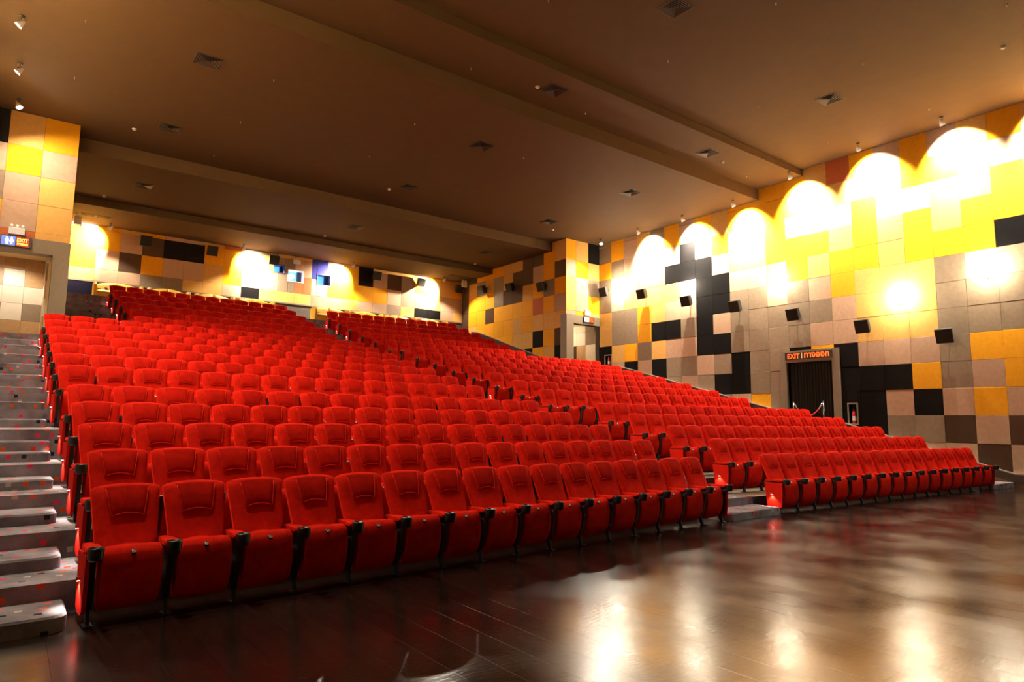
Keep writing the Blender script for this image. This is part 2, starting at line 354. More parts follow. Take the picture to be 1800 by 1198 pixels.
def put_text(body, parent, material, center, width, height, facing, name='lettering'):
    """lettering mesh fitted into width x height, facing '-y' or '-x'"""
    me, cx, cy, w, h = text_mesh(body, 1.0, 0.02)
    me.name = name
    sx, sy = width / w, height / h
    for v in me.vertices:
        a, b2, c = (v.co.x - cx) * sx, (v.co.y - cy) * sy, v.co.z * 0.2
        v.co = Vector((a, -c, b2)) if facing == '-y' else Vector((-c, -a, b2))
    me.materials.clear(); me.materials.append(material)
    o = link(name, me, parent); o.location = center
    return o

# ------------------------------------------------------------------ room data (in modules)
XR, XL, YP, YB, XI, XLI = 27.66, -1.48, 27.97, 38.97, 25.0, 1.27
Y0F = 12.968          # right wall column line c=0
Z0L, DZL = 0.3273, 0.99516
def LZ(j): return Z0L + DZL * j
CEIL = [(-5.0, 15.02, 11.33), (15.02, 17.24, 11.02), (17.24, 29.21, 10.49), (29.21, 35.31, 9.95), (35.31, YB, 9.60)]
FLOORZ = -2.10
def ceil_at(y):
    for a, b, z in CEIL:
        if y < b: return z
    return CEIL[-1][2]

# ------------------------------------------------------------------ floor: polished boards in front
fl = struct(MB().box(*[v * U for v in (-1.7, 27.9, -5.2, 39.3)], -0.30, -0.022).build('floor', M_rail))
bw = 0.385; boards = {}
nb = int((27.66 + 1.48) / bw) + 1
cuts0 = [-5.0, -1.6, 1.9, 5.2, 9.9]
def board_mesh(ln):
    key = round(ln, 2)
    if key not in boards:
        boards[key] = MB().chamfer_box(0.0005, bw * U - 0.0005, 0.0005, ln * U - 0.0005, -0.02, 0.0, 0.0006).mesh('floor_board', [M_floor])
    return boards[key]
for i in range(nb):
    sh = (0.0, 1.3, 2.3)[i % 3]
    ys = [-5.0, -2.6 + sh, 1.4 + sh, 9.95]
    if ys[2] > 5: ys[2] = 4.2
    for a, b in zip(ys[:-1], ys[1:]):
        o = link('floor_board', board_mesh(b - a), fl); o.location = ((XL + i * bw) * U, a * U, 0)

# ------------------------------------------------------------------ ceiling
prof = []
for a, b, z in CEIL: prof += [(a * U, z * U + H0), (b * U, z * U + H0)]
prof = prof + [(YB * U + 0.3, CEIL[-1][2] * U + H0), (YB * U + 0.3, 12.0 * U + H0), (-5.2 * U, 12.0 * U + H0), (-5.2 * U, CEIL[0][2] * U + H0)]
struct(MB().extrude_x(prof[::-1], (XL - 0.3) * U, (XR + 0.3) * U).build('ceiling', M_ceil))

# ------------------------------------------------------------------ walls with panels
PM = {}
GAP, PD = 0.004, 0.045
def panel_mesh(w, h):
    key = (round(w, 3), round(h, 3))
    if key not in PM:
        me = MB().chamfer_box(-w * U / 2 + GAP / 2, w * U / 2 - GAP / 2, 0, PD, -h * U / 2 + GAP / 2, h * U / 2 - GAP / 2, 0.0045).mesh('wall_panel', [PANEL['B']])
        PM[key] = me
    return PM[key]
def subtract(rects, hole):
    out = []
    for a0, a1, b0, b1 in rects:
        h0, h1, g0, g1 = hole
        if h0 >= a1 or h1 <= a0 or g0 >= b1 or g1 <= b0: out.append((a0, a1, b0, b1)); continue
        if h0 > a0: out.append((a0, h0, b0, b1))
        if h1 < a1: out.append((h1, a1, b0, b1))
        m0, m1 = max(a0, h0), min(a1, h1)
        if g0 > b0: out.append((m0, m1, b0, g0))
        if g1 < b1: out.append((m0, m1, g1, b1))
    return [r for r in out if r[1] - r[0] > 0.03 and r[3] - r[2] > 0.03]
def place_panel(parent, axis, plane, a0, a1, b0, b1, code, name='wall_panel'):
    """axis 'x': panel on a wall facing -x at x=plane, a along y;  axis 'y': wall facing -y at y=plane, a along x"""
    me = panel_mesh(a1 - a0, b1 - b0)
    o = link(name, me, parent)
    ca, cb = (a0 + a1) / 2, (b0 + b1) / 2
    jit = random.uniform(-0.004, 0.004)
    if axis == 'y': o.location = W(ca, plane, cb) + Vector((0, jit, 0))
    elif axis == '-x': o.location = W(plane, ca, cb) + Vector((jit, 0, 0)); o.rotation_euler = (0, 0, math.pi / 2)
    else: o.location = W(plane, ca, cb) + Vector((jit, 0, 0)); o.rotation_euler = (0, 0, -math.pi / 2)
    o.material_slots[0].link = 'OBJECT'; o.material_slots[0].material = PANEL[code]
    return o
def slab(name, axis, plane, a0, a1, b0, b1, holes, thick=0.25, material=None, back=PD):
    """backing wall with rectangular holes"""
    aa = sorted({a0, a1, *[h[0] for h in holes], *[h[1] for h in holes]}); bb = sorted({b0, b1, *[h[2] for h in holes], *[h[3] for h in holes]})
    aa = [a for a in aa if a0 <= a <= a1]; bb = [b for b in bb if b0 <= b <= b1]
    mb = MB()
    for i in range(len(aa) - 1):
        for j in range(len(bb) - 1):
            ca, cb = (aa[i] + aa[i + 1]) / 2, (bb[j] + bb[j + 1]) / 2
            if any(h[0] < ca < h[1] and h[2] < cb < h[3] for h in holes): continue
            lo, hi = plane * U + back, plane * U + back + thick
            if axis == 'y': mb.box(aa[i] * U, aa[i + 1] * U, lo, hi, bb[j] * U + H0, bb[j + 1] * U + H0)
            elif axis == 'x': mb.box(lo, hi, aa[i] * U, aa[i + 1] * U, bb[j] * U + H0, bb[j + 1] * U + H0)
            else: mb.box(plane * U - back - thick, plane * U - back, aa[i] * U, aa[i + 1] * U, bb[j] * U + H0, bb[j + 1] * U + H0)
    return struct(mb.build(name, material or M_backing))

# right wall: columns c = -15..6 (towards the screen), rows r = -2..10
EXIT_HOLE = (14.04, 16.10, -0.30, 2.65); EXIT_FRAME = (13.74, 16.40, -0.30, 3.16)
NICHE1 = (13.14, 13.46, 0.0, 0.78); NICHE2 = (27.02, 27.50, 3.15, 3.77)
RW = {
 10: {-4:'Y', -3:'Y', -2:'L', -1:'R', 0:'Y', 1:'B', 2:'Y', 3:'B', 4:'L', 5:'Y', 6:'L', -15:'T', -14:'Y', -13:'B', -12:'L', -11:'T', -10:'Y', -9:'B', -8:'Y', -7:'L', -6:'Y', -5:'Y'},
 9: dict(zip(range(-15, 7), 'TYBLTYBYLYYYYLLLBYYLBL')),
 8: dict(zip(range(-15, 7), 'YTBBLBKBYBLYLBBYBBLLYL')),
 7: dict(zip(range(-15, 7), 'TBBLLKKKBLLYYYLYLYLYYL')),
 6: dict(zip(range(-15, 7), 'TBLLLLBKKBBLYLYYLYYYKB')),
 5: dict(zip(range(-15, 7), 'LTTYLBBKKTTBTBYLLLTBTT')),
 4: dict(zip(range(-15, 7), 'LTTYKKTKBTTTTTBLLLTTTB')),
 3: dict(zip(range(-15, 7), 'KLYTLBBKKTTTTBBLLLTTTY')),
 2: dict(zip(range(-15, 7), 'KBKBKTTBTKTTKYKBBBTYYB')),
 1: dict(zip(range(-15, 7), 'TTBBKTBTKKTTTTKKKYTBYB')),
 0: dict(zip(range(-15, 7), 'TTBTBTBBTBYTTTKKBKBYBT')),
 -1: dict(zip(range(-15, 7), 'BTBTTBTTBTTTTTKKTTDBDB')),
 -2: dict(zip(range(-15, 7), 'TBTTBTTBTTTTBTKBBBBDBT')),
 -3: dict(zip(range(-15, 7), 'TBTTBTTBTTTTBTTTTBTBDB')),
}
wr = slab('wall_right', 'x', XR, -5.0, YP + 0.2, FLOORZ, 11.5, [EXIT_HOLE, NICHE1, NICHE2])
for r, row in RW.items():
    for c, code in row.items():
        y1, y0 = Y0F - c, Y0F - c - 1
        if c == -15: y1 = YP
        b0, b1 = LZ(r), LZ(r + 1)
        top = ceil_at(y0 + 0.01)
        if r == 10: b0 = LZ(10)
        if b0 >= top - 0.05: continue
        if b1 > top or r == 10: b1 = top
        b0 = max(b0, FLOORZ)
        # hide panels that lie wholly below the stepped aisle
        if b1 < -2.1 + max(0, ((y0 + y1) / 2 - 9.0)) * 0.235 - 0.1: continue
        for R in subtract([(y0, y1, b0, b1)], EXIT_FRAME):
            rr = [R]
            for nh in (NICHE1, NICHE2): rr = [q for p in rr for q in subtract([p], (nh[0] - 0.05, nh[1] + 0.05, nh[2] - 0.05, nh[3] + 0.05))]
            for q in rr: place_panel(wr, 'x', XR, *q, code)
# wall strip towards the screen, outside the frame
struct(MB().box(XR * U, XR * U + 0.045, -5 * U, (Y0F - 7) * U, 0, 11.33 * U + H0).build('wall_right_front', M_tanwall))

# right-hand portal wall (faces the screen) and the inner wall behind it
DOOR_R = (25.52, XR - 0.02, 2.5, 5.55)
wp = slab('wall_right_portal', 'y', YP, XI + 0.06, XR + 0.1, FLOORZ, 10.6, [DOOR_R, (NICHE2[0] + 90, NICHE2[1] + 90, 0, 1)], thick=0.2)
PC = [XI, 25.77, 26.77, XR]
for r, codes in ((9, 'YLK'), (8, 'BYL'), (7, 'LBT'), (6, 'LBY'), (5, 'BYL')):
    for i, code in enumerate(codes):
        b0, b1 = LZ(r), (10.49 if r == 9 else LZ(r + 1))
        for R in subtract([(PC[i], PC[i + 1], b0, b1)], (XI - 0.2, XR + 0.1, 0, 6.04)): place_panel(wp, 'y', YP, *R, code)
wi = slab('wall_right_rear', 'x', XI, YP + 0.1, YB + 0.2, FLOORZ, 10.6, [], thick=0.2)
IW = {9: 'LYDDLLYYYDD', 8: 'DYBDDLTLTLD', 7: 'YTYLDDTYYYD', 6: 'BYRYYYYDYYD', 5: 'LLLYLYYYYLD', 4: 'DYKLLYYYYYD', 3: 'KLYKBTYBTYT'}
for r, codes in IW.items():
    for i, code in enumerate(codes):
        y0, y1 = YP + i * 1.0155, min(YP + (i + 1) * 1.0155, YB)
        top = ceil_at(y0 + 0.01)
        b0, b1 = LZ(r), LZ(r + 1)
        if r == 9: b1 = top
        if i in (1, 7) and r == 9: pass
        if b1 <= b0 + 0.03: continue
        if b1 > top: b1 = top
        if b1 < 2.5 + (y1 - 28.0) * 0.25 - 0.2: continue
        place_panel(wi, 'x', XI, y0, y1, b0, b1, code)

# left portal wall, left inner wall, plain left and front walls
DOOR_L = (XL + 0.02, 0.80, 2.5, 5.56)
wl = slab('wall_left_portal', 'y', YP, XL - 0.1, XLI - 0.06, FLOORZ, 10.6, [DOOR_L], thick=0.2)
QC = [XLI, 0.24, -0.76, XL]
for r, codes in ((9, 'YLK'), (8, 'BYB'), (7, 'LBT'), (6, 'LBY'), (5, 'LRR')):
    for i, code in enumerate(codes):
        b0, b1 = LZ(r), (10.49 if r == 9 else LZ(r + 1))
        for R in subtract([(QC[i + 1], QC[i], b0, b1)], (XL - 0.2, XLI + 0.1, 0, 6.06)): place_panel(wl, 'y', YP, *R, code)
struct(MB().box((XLI - 0.3) * U, XLI * U, YP * U + 0.05, YB * U + 0.2, 0, 10.6 * U + H0).build('wall_left_rear', M_tanwall))
struct(MB().box((XL - 0.3) * U, XL * U, -5 * U, YP * U + 0.1, 0, 11.5 * U + H0).build('wall_left', M_tanwall))
struct(MB().box((XL - 0.3) * U, (XR + 0.3) * U, -5.3 * U, -5 * U, 0, 11.5 * U + H0).build('wall_front', M_dark))

# back wall
XC0, DXB = 0.875, 1.0155
WIN = [(11.78, 12.44, 8.47, 8.95), (12.64, 13.58, 8.06, 8.75), (14.42, 15.26, 8.07, 8.72)]
wb = slab('wall_back', 'y', YB, XLI - 0.2, XI + 0.3, FLOORZ, 10.6, WIN, thick=0.45)
BW = [('d', 9.40, 9.60, 'TYYLYBBLRTTLLNBLKLLLTYLL'), ('c', 8.385, 9.40, 'YYYBDKKYYBLTBNLYKBDTYLLY'), ('b', 7.365, 8.385, 'YYBDYBBLYBBTRBYYYYBTLLBB'), ('a', 6.73, 7.365, 'LLBBTTLLBKLLLTLLBBTLKKBL')]
for nm, b0, b1, codes in BW:
    for i, code in enumerate(codes):
        x0, x1 = max(XC0 + i * DXB, XLI), min(XC0 + (i + 1) * DXB, XI)
        rr = [(x0, x1, b0, b1)]
        for h in WIN: rr = [q for p in rr for q in subtract([p], h)]
        for q in rr: place_panel(wb, 'y', YB, *q, code)
tr = struct(MB().box(XLI * U, XI * U, YB * U - 0.02, YB * U + 0.05, 5.0 * U + H0, 6.72 * U + H0).build('trim_1', mat('dado_board', (0.075, 0.055, 0.045), 0.6, noise=0.2, nscale=10, stretch=(1, 1, 5))))
MB().box(XLI * U, 2.86 * U, YB * U - 0.04, YB * U - 0.02, 5.0 * U + H0, 6.66 * U + H0).build('dado_panel', mat('navy_board', (0.006, 0.005, 0.018), 0.9, spec=0.1), tr)
MB().box(XLI * U, XI * U, YB * U - 0.05, YB * U + 0.0, 6.66 * U + H0, 6.74 * U + H0).build('dado_cap', M_wood, tr)

# projection windows
M_winframe = mat('booth_frame', (0.05, 0.06, 0.14), 0.6)
for k, (x0, x1, b0, b1) in enumerate(WIN):
    w = MB()
    t = 0.05
    a0, a1, c0, c1 = x0 * U, x1 * U, b0 * U + H0, b1 * U + H0; yf, yb = YB * U - 0.01, YB * U + 0.44
    w.box(a0 - 0.02, a0 + 0.012, yf, yb, c0, c1).box(a1 - 0.012, a1 + 0.02, yf, yb, c0, c1).box(a0 - 0.02, a1 + 0.02, yf, yb, c1 - 0.012, c1 + 0.02).box(a0 - 0.02, a1 + 0.02, yf, yb, c0 - 0.02, c0 + 0.012)
    wo = struct(w.build('window_%d' % (k + 1), M_white if k == 1 else M_winframe))
    MB().box(a0, a1, yb - 0.03, yb - 0.01, c0, c1).build('pane', M_bluepane, wo)
    MB().box(a0 + (a1 - a0) * 0.72, a1, yb - 0.16, yb - 0.031, c0, c1).build('booth_shutter', mat('booth_dark', (0.02, 0.03, 0.08), 0.5), wo)
    if k == 1:
        lens = MB().lathe([(0.001, 0), (0.10, 0), (0.12, 0.03), (0.12, 0.12), (0.001, 0.12)], 16)
        lens.xform(Matrix.Translation((a0 + 0.24, yb - 0.16, (c0 + c1) / 2)) @ Matrix.Rotation(math.radians(90), 4, 'X')); lens.build('projector_lens', M_whitepane, wo)
add_light('POINT', W(13.0, YB + 0.3, 8.4), 6, (0.35, 0.45, 1.0), radius=0.08)
add_light('POINT', W(14.7, YB + 0.3, 8.4), 4, (0.25, 0.45, 1.0), radius=0.08)
add_light('POINT', W(12.0, YB + 0.35, 8.7), 3, (0.25, 0.45, 1.0), radius=0.08)

# ------------------------------------------------------------------ door frames, corridors
def frame_y(name, x0, x1, z0, z1, fw, parent=None, left=True, right=True, y=YP, proud=0.06, deep=0.35):
    o = link(name, None) if parent is None else parent
    o['kind'] = 'structure'
    y0, y1 = y * U - proud, y * U + deep
    MB().box(x0 * U - (fw * U if left else 0), x1 * U + (fw * U if right else 0), y0, y1, z1 * U + H0, (z1 + 0.50) * U + H0).build('lintel', M_wood, o)
    if right: MB().box(x1 * U, (x1 + fw) * U, y0, y1, z0 * U + H0, z1 * U + H0).build('jamb', M_wood, o)
    if left: MB().box((x0 - fw) * U, x0 * U, y0, y1, z0 * U + H0, z1 * U + H0).build('jamb', M_wood, o)
    return o
frame_y('door_1', DOOR_L[0], DOOR_L[1], 2.53, 5.55, 0.50, left=False)
frame_y('door_2', DOOR_R[0], DOOR_R[1], 2.53, 5.55, 0.55, right=False)
def corridor(name, x0, x1, yb, z0, z1, grid, tile, side, sgrid=None):
    y0 = YP * U + 0.25
    mb = MB().box(x0 * U - 0.3, x1 * U + 0.3, yb * U + PD, yb * U + 0.2, z0 * U + H0, z1 * U + H0)
    mb.box(x0 * U - 0.3, x0 * U, y0, yb * U + 0.1, z0 * U + H0, z1 * U + H0).box(x1 * U, x1 * U + 0.06, y0, yb * U + 0.1, z0 * U + H0, z1 * U + H0)
    mb.box(x0 * U - 0.3, x1 * U + 0.3, y0, yb * U + 0.1, z1 * U + H0, z1 * U + H0 + 0.05).box(x0 * U - 0.3, x1 * U + 0.3, y0 - 0.25, yb * U + 0.1, z0 * U + H0 - 0.05, z0 * U + H0)
    o = struct(mb.build(name, [M_tanwall]))
    n = len(grid[0])
    for j, codes in enumerate(grid):
        b1 = z1 - 0.42 - (j - 1) * tile; b0 = b1 - tile
        if j == 0: b0, b1 = z1 - 0.42, z1
        for i, code in enumerate(codes):
            a1 = x1 - i * tile; a0 = max(a1 - tile, x0)
            if a1 <= x0: continue
            place_panel(o, 'y', yb, a0, a1, max(b0, z0), b1, code, 'wall_tile')
    # tiles on the side wall next to the opening
    k = 0; y = YP + 0.35
    while y < yb - 0.05:
        y1 = min(y + tile, yb)
        for j in range(len(grid)):
            b1 = z1 - 0.42 - (j - 1) * tile; b0 = b1 - tile
            if j == 0: b0, b1 = z1 - 0.42, z1
            if b1 - z0 < 0.05: continue
            xx = x1 - PD / U if side == 'x' else x0 + PD / U
            place_panel(o, side, xx, y, y1, max(b0, z0), b1, sgrid[j][min(k, 4)] if sgrid else 'WOTWBOW'[(j * 2 + k * 3) % 7], 'wall_tile')
        y = y1; k += 1
    return o
corridor('wall_corridor_left', XL, 0.72, 30.3, 2.53, 5.75, ['OOBB', 'OWBO', 'WWWB', 'TWTW', 'OOOB', 'WTBW'], 0.635, 'x')
corridor('wall_corridor_right', 25.5, XR, 31.4, 2.53, 5.75, ['TWWW', 'TWWD', 'WODW', 'WODT', 'BOOB', 'WTBW'], 0.80, 'x', ['TWWWB', 'TWWWB', 'WODDB', 'WODDB', 'BOOBB', 'BOOBB'])
add_light('SPOT', W(-0.4, 29.0, 5.6), 170, NEUT, aim=W(-0.4, 29.9, 3.0), angle=130, blend=0.6, radius=0.08)
add_light('POINT', W(26.2, 30.3, 5.2), 60, NEUT, radius=0.08)

# exit doorway in the right wall: frame, black recess, curtain
ef = link('door_3', None); ef['kind'] = 'structure'
xw0, xw1 = XR * U - 0.07, XR * U + 0.35
y0, y1, z0, z1 = [v for v in EXIT_HOLE]
f0, f1, g0, g1 = EXIT_FRAME
MB().box(xw0, xw1, f0 * U, y0 * U, z0 * U + H0, g1 * U + H0).build('jamb', M_wood, ef)
MB().box(xw0, xw1, y1 * U, f1 * U, z0 * U + H0, g1 * U + H0).build('jamb', M_wood, ef)
MB().box(xw0, xw1, y0 * U, y1 * U, z1 * U + H0, g1 * U + H0).build('lintel', M_wood, ef)
MB().box(xw1, xw1 + 0.05, f0 * U, f1 * U, z0 * U + H0, g1 * U + H0).build('door_back', M_dark, ef)
cv = thing('curtain', 'black pleated curtain hanging in the exit doorway of the right wall', 'curtain', W(XR, (y0 + y1) / 2, z0))
mb = MB(); n = 90; hw = (y1 - y0) * U / 2 - 0.005; hh = (z1 - z0) * U - 0.01
for i in range(n + 1):
    yy = -hw + 2 * hw * i / n; xx = 0.16 + 0.035 * math.sin(i * 1.05) + 0.012 * math.sin(i * 0.37)
    mb.v += [(xx, yy, 0.01), (xx, yy, hh), (xx + 0.012, yy, 0.01), (xx + 0.012, yy, hh)]
for i in range(n):
    a, b = 4 * i, 4 * i + 4
    mb.face([a, a + 1, b + 1, b], 0, True); mb.face([a + 2, b + 2, b + 3, a + 3], 0, True)
mb.build('drape', M_dark, cv)
MB().tube([(0.16, -hw, hh - 0.01), (0.16, hw, hh - 0.01)], 0.012, 8).build('curtain_rod', M_steel, cv)

# ------------------------------------------------------------------ seating tiers
LAM = 0.909; TL, TR = math.tan(math.radians(3.255)), math.tan(math.radians(3.229)); XK = 15 * LAM
SP = 0.786 * LAM
def row_y(k):
    return LAM * (10.284 + 1.531 * (k - 1) if k <= 5 else 19.449 + 1.65 * (k - 6) if k <= 12 else 32.891 + 1.451 * (k - 13))
def row_z(k):
    return LAM * (-0.832 + 0.359 * (k - 1) if k <= 5 else 1.17 + 0.402 * (k - 6) if k <= 12 else 4.262 + 0.491 * (k - 13)) - 1.344
def vy(yc, x): return yc + (TL * (x - XK) if x < XK else -TR * (x - XK))
FR = {k: row_y(k - 1) + 0.09 for k in range(2, 19)}; FR[19] = row_y(18) + 0.16
ZT = {k: row_z(k) for k in range(1, 19)}; ZT[1] = FLOORZ; ZT[19] = 5.53
def tier_poly(ya, yb, xa, xb, sb=False):
    f = [(xa, vy(ya, xa)), (XK, ya), (xb, vy(ya, xb))]
    b = [(xb, yb if sb else vy(yb, xb)), (XK, yb), (xa, yb if sb else vy(yb, xa))]
    return [(x * U, y * U) for x, y in f + b]
for k in range(2, 20):
    xa, xb = (XL, XR) if k <= 12 else (XLI, XI)
    mb = MB()
    if k < 13: mb.prism(tier_poly(FR[k], FR[k + 1], xa, xb), (ZT[k - 1] - 0.1) * U + H0, ZT[k] * U + H0, 0, 1)
    elif k == 13:
        mb.prism(tier_poly(FR[13], YP, XL, XR, True), (ZT[12] - 0.1) * U + H0, ZT[13] * U + H0, 0, 1)
        mb.prism(tier_poly(YP, FR[14], XLI, XI)[:0] or [(XLI * U, YP * U), (XI * U, YP * U), (XI * U, vy(FR[14], XI) * U), (XK * U, FR[14] * U), (XLI * U, vy(FR[14], XLI) * U)], (ZT[12] - 0.1) * U + H0, ZT[13] * U + H0, 0, 1)
    elif k < 19: mb.prism(tier_poly(FR[k], FR[k + 1], xa, xb), (ZT[k - 1] - 0.1) * U + H0, ZT[k] * U + H0, 0, 1)
    else: mb.prism(tier_poly(FR[19], YB, xa, xb, True), (ZT[18] - 0.1) * U + H0, ZT[19] * U + H0, 0, 1)
    struct(mb.build('floor_tier', [M_tier, M_riser]))

# carpeted aisle stairs: full treads on each tier, half steps between
def rounded(xa, xb, yf, yb, rl=0.0, rr=0.0, ya2=None):
    """xy polygon, front edge at yf(x), corners at the front rounded by rl / rr"""
    P = []
    if rl:
        for i in range(6):
            t = math.pi + (math.pi / 2) * i / 5; P.append((xa + rl + rl * math.cos(t), yf(xa) + rl + rl * math.sin(t)))
    else: P.append((xa, yf(xa)))
    if rr:
        for i in range(6):
            t = 1.5 * math.pi + (math.pi / 2) * i / 5; P.append((xb - rr + rr * math.cos(t), yf(xb) + rr + rr * math.sin(t)))
    else: P.append((xb, yf(xb)))
    P += [(xb, yb(xb)), (xa, yb(xa))]
    return [(x * U, y * U) for x, y in P]
def aisle(name, ks, xa, xb, rl, rr, el=0.0, er=0.0):
    o = link(name, None); o['kind'] = 'structure'
    for k in ks:
        zlo, zhi = ZT[k - 1], ZT[k]; f = FR[k]; big = (k in (6, 13))
        nsub = 2 if zhi - zlo < 0.5 else 3
        back = FR[k + 1] if k < 19 else FR[k] + 0.8
        c = 0.02
        # tread carpet laid over the tier and its nose
        sa, sb = xa - el, xb + er
        poly = rounded(sa, sb, lambda x: vy(f, x) - 0.02, lambda x: vy(back, x) - 0.03)
        mb = MB().prism(poly, zhi * U + H0, zhi * U + H0 + 0.012, 0)
        mb.prism([(sa * U, vy(f, sa) * U - 0.016), (sb * U, vy(f, sb) * U - 0.016), (sb * U, vy(f, sb) * U), (sa * U, vy(f, sa) * U)], zlo * U + H0, zhi * U + H0 + 0.01, 0)
        mb.build('tread', M_carpet, o)
        for s in range(1, nsub):
            zz = zlo + (zhi - zlo) * s / nsub; dd = 0.73 * (nsub - s) / (nsub - 1) if nsub == 3 else 0.73
            poly = rounded(xa, xb, lambda x: vy(f, x) - dd, lambda x: vy(f, x) - 0.025, rl, rr)
            MB().prism(poly, zlo * U + H0 + (0.012 if k > 2 else 0.0), zz * U + H0, 0, c=0.018).build('half_step', M_carpet, o)
    return o
aisle('stair_left', range(2, 14), XL + 0.02, 0.62, 0, 0.14, 0.0, 0.20)
aisle('stair_centre', range(2, 20), 12.36, 14.36, 0.2, 0, 0.16, 0.0)
aisle('stair_right', range(2, 14), 25.98, 27.50, 0.1, 0)
aisle('stair_left_rear', range(14, 20), XLI + 0.03, 3.35, 0, 0.12, 0.0, 0.2)
aisle('stair_right_rear', range(14, 20), 23.35, XI - 0.12, 0.12, 0, 0.15, 0)

# ------------------------------------------------------------------ cinema seats
def sgnpow(a, p): return abs(a) ** p
def back_fn(u, t, side):
    e = max(0.0, (1 - sgnpow(u, 9)) * (1 - t ** 16) * (1 - (1 - t) ** 14)) ** 0.6
    w = 0.222 + 0.050 * t
    zt = 1.054 - 0.026 * u * u - 0.022 * sgnpow(u, 12)
    z = 0.40 + t * (zt - 0.40)
    yc = -0.245 + 0.245 * t - 0.02 * math.exp(-((t - 0.15) / 0.16) ** 2)
    d = 0.048 + 0.012 * (1 - t)
    rec = 0.014 * math.exp(-(u / 0.55) ** 2) * math.exp(-((t - 0.5) / 0.3) ** 2)
    return (u * w, yc - d * e + rec * e if side == 0 else yc + 0.05 * e, z)
def front_y(u, t): return back_fn(u, t, 0)[1]
def head_fn(u, t, side):
    w = 0.126 + 0.042 * t
    zb = 0.785 + 0.026 * (1 - u * u); x = u * w
    ub = x / 0.265; zt = 1.054 - 0.024 * ub * ub - 0.012
    z = zb + t * (zt - zb); tb = (z - 0.40) / (1.054 - 0.024 * ub * ub - 0.40)
    e = max(0.0, (1 - sgnpow(u, 10)) * (1 - (1 - t) ** 10)) ** 0.4
    fall = 1 - 0.75 * t ** 4
    y = front_y(ub, min(tb, 0.965))
    return (x, y - 0.004 - 0.022 * e * fall if side == 0 else y + 0.012, z)
def lumb_fn(u, t, side):
    x = u * 0.185; zt = 0.535 + 0.045 * (1 - u * u); z = 0.43 + t * (zt - 0.43); ub = x / 0.235
    y = front_y(ub, (z - 0.40) / 0.65); e = max(0.0, (1 - sgnpow(u, 6)) * (1 - t ** 6)) ** 0.6
    return (x, y - 0.003 - 0.022 * e if side == 0 else y + 0.012, z)
CUSH = [(-0.245, 0.46), (-0.295, 0.54), (-0.355, 0.583), (-0.415, 0.592), (-0.463, 0.577), (-0.494, 0.53), (-0.507, 0.46), (-0.510, 0.37), (-0.498, 0.28), (-0.473, 0.20), (-0.44, 0.135), (-0.40, 0.095), (-0.345, 0.078), (-0.315, 0.11), (-0.295, 0.22), (-0.265, 0.36)]
ME = {}
ME['backrest'] = MB().pad(back_fn, 12, 10).mesh('backrest', [M_velvet])
ME['headrest'] = MB().pad(head_fn, 8, 6).mesh('headrest', [M_velvet_head])
pp = []
for q in range(7): t = 0.93 - 0.90 * q / 6; p = head_fn(-0.985, t, 0); pp.append((p[0], p[1] - 0.006, p[2]))
for q in range(1, 8): u = -0.985 + 1.97 * q / 8; p = head_fn(u, 0.025, 0); pp.append((p[0], p[1] - 0.006, p[2]))
for q in range(7): t = 0.03 + 0.90 * q / 6; p = head_fn(0.985, t, 0); pp.append((p[0], p[1] - 0.006, p[2]))
ME['piping'] = MB().tube(pp, 0.0045, 5).mesh('piping', [M_piping])
ME['lumbar_pad'] = MB().pad(lumb_fn, 8, 4).mesh('lumbar_pad', [M_velvet])
ME['seat_cushion'] = MB().extrude_x(CUSH, 0, 0, 0, True, [(-0.224, 0.80), (-0.219, 0.91), (-0.204, 0.97), (-0.165, 1.0), (0.0, 1.015), (0.165, 1.0), (0.204, 0.97), (0.219, 0.91), (0.224, 0.80)]).mesh('seat_cushion', [M_velvet])
pl = MB().lathe([(0.0001, 0.0), (0.020, 0.0), (0.022, -0.006), (0.022, -0.02)], 14)
pl.xform(Matrix.Translation((0, -0.493, 0.545)) @ Matrix.Rotation(math.radians(62), 4, 'X'))
ME['number_plate'] = pl.mesh('number_plate', [M_black])
pw = MB().box(-0.012, 0.012, -0.009, 0.009, 0.0, 0.0025).xform(Matrix.Translation((0, -0.4935, 0.546)) @ Matrix.Rotation(math.radians(62), 4, 'X'))
ME['number_label'] = pw.mesh('number_label', [M_numb])
ARM = [(-0.27, 0.566), (-0.27, 0.592), (-0.285, 0.604), (-0.36, 0.608), (-0.47, 0.606), (-0.515, 0.596), (-0.522, 0.566)]
ARMB = [(-0.15, 0.566), (-0.15, 0.585), (-0.18, 0.600), (-0.25, 0.604), (-0.29, 0.604), (-0.29, 0.566)]
def arm_mesh(sx): return MB().extrude_x(ARM, 0, 0, 0, True, [(sx - 0.056, 0.82), (sx - 0.049, 0.95), (sx - 0.03, 1.0), (sx + 0.03, 1.0), (sx + 0.049, 0.95), (sx + 0.056, 0.82)]).extrude_x(ARMB, 0, 0, 0, True, [(sx - 0.036, 0.82), (sx - 0.03, 1.0), (sx + 0.03, 1.0), (sx + 0.036, 0.82)]).mesh('armrest', [M_velvet])
SUP = [(-0.12, 0.52), (-0.14, 0.565), (-0.54, 0.565), (-0.545, 0.535), (-0.50, 0.50), (-0.495, 0.40), (-0.475, 0.28), (-0.44, 0.17), (-0.40, 0.11), (-0.35, 0.11), (-0.33, 0.22), (-0.30, 0.36), (-0.28, 0.50)]
SUP2 = [(-0.36, 0.12), (-0.42, 0.12), (-0.455, 0.0), (-0.405, 0.0)]
def sup_mesh(sx):
    mb = MB().extrude_x(SUP[::-1], sx - 0.022, sx + 0.022); mb.extrude_x(SUP2, sx - 0.014, sx + 0.014); mb.box(sx - 0.032, sx + 0.032, -0.50, -0.37, 0.0, 0.010)
    return mb.mesh('support_leg', [M_steel])
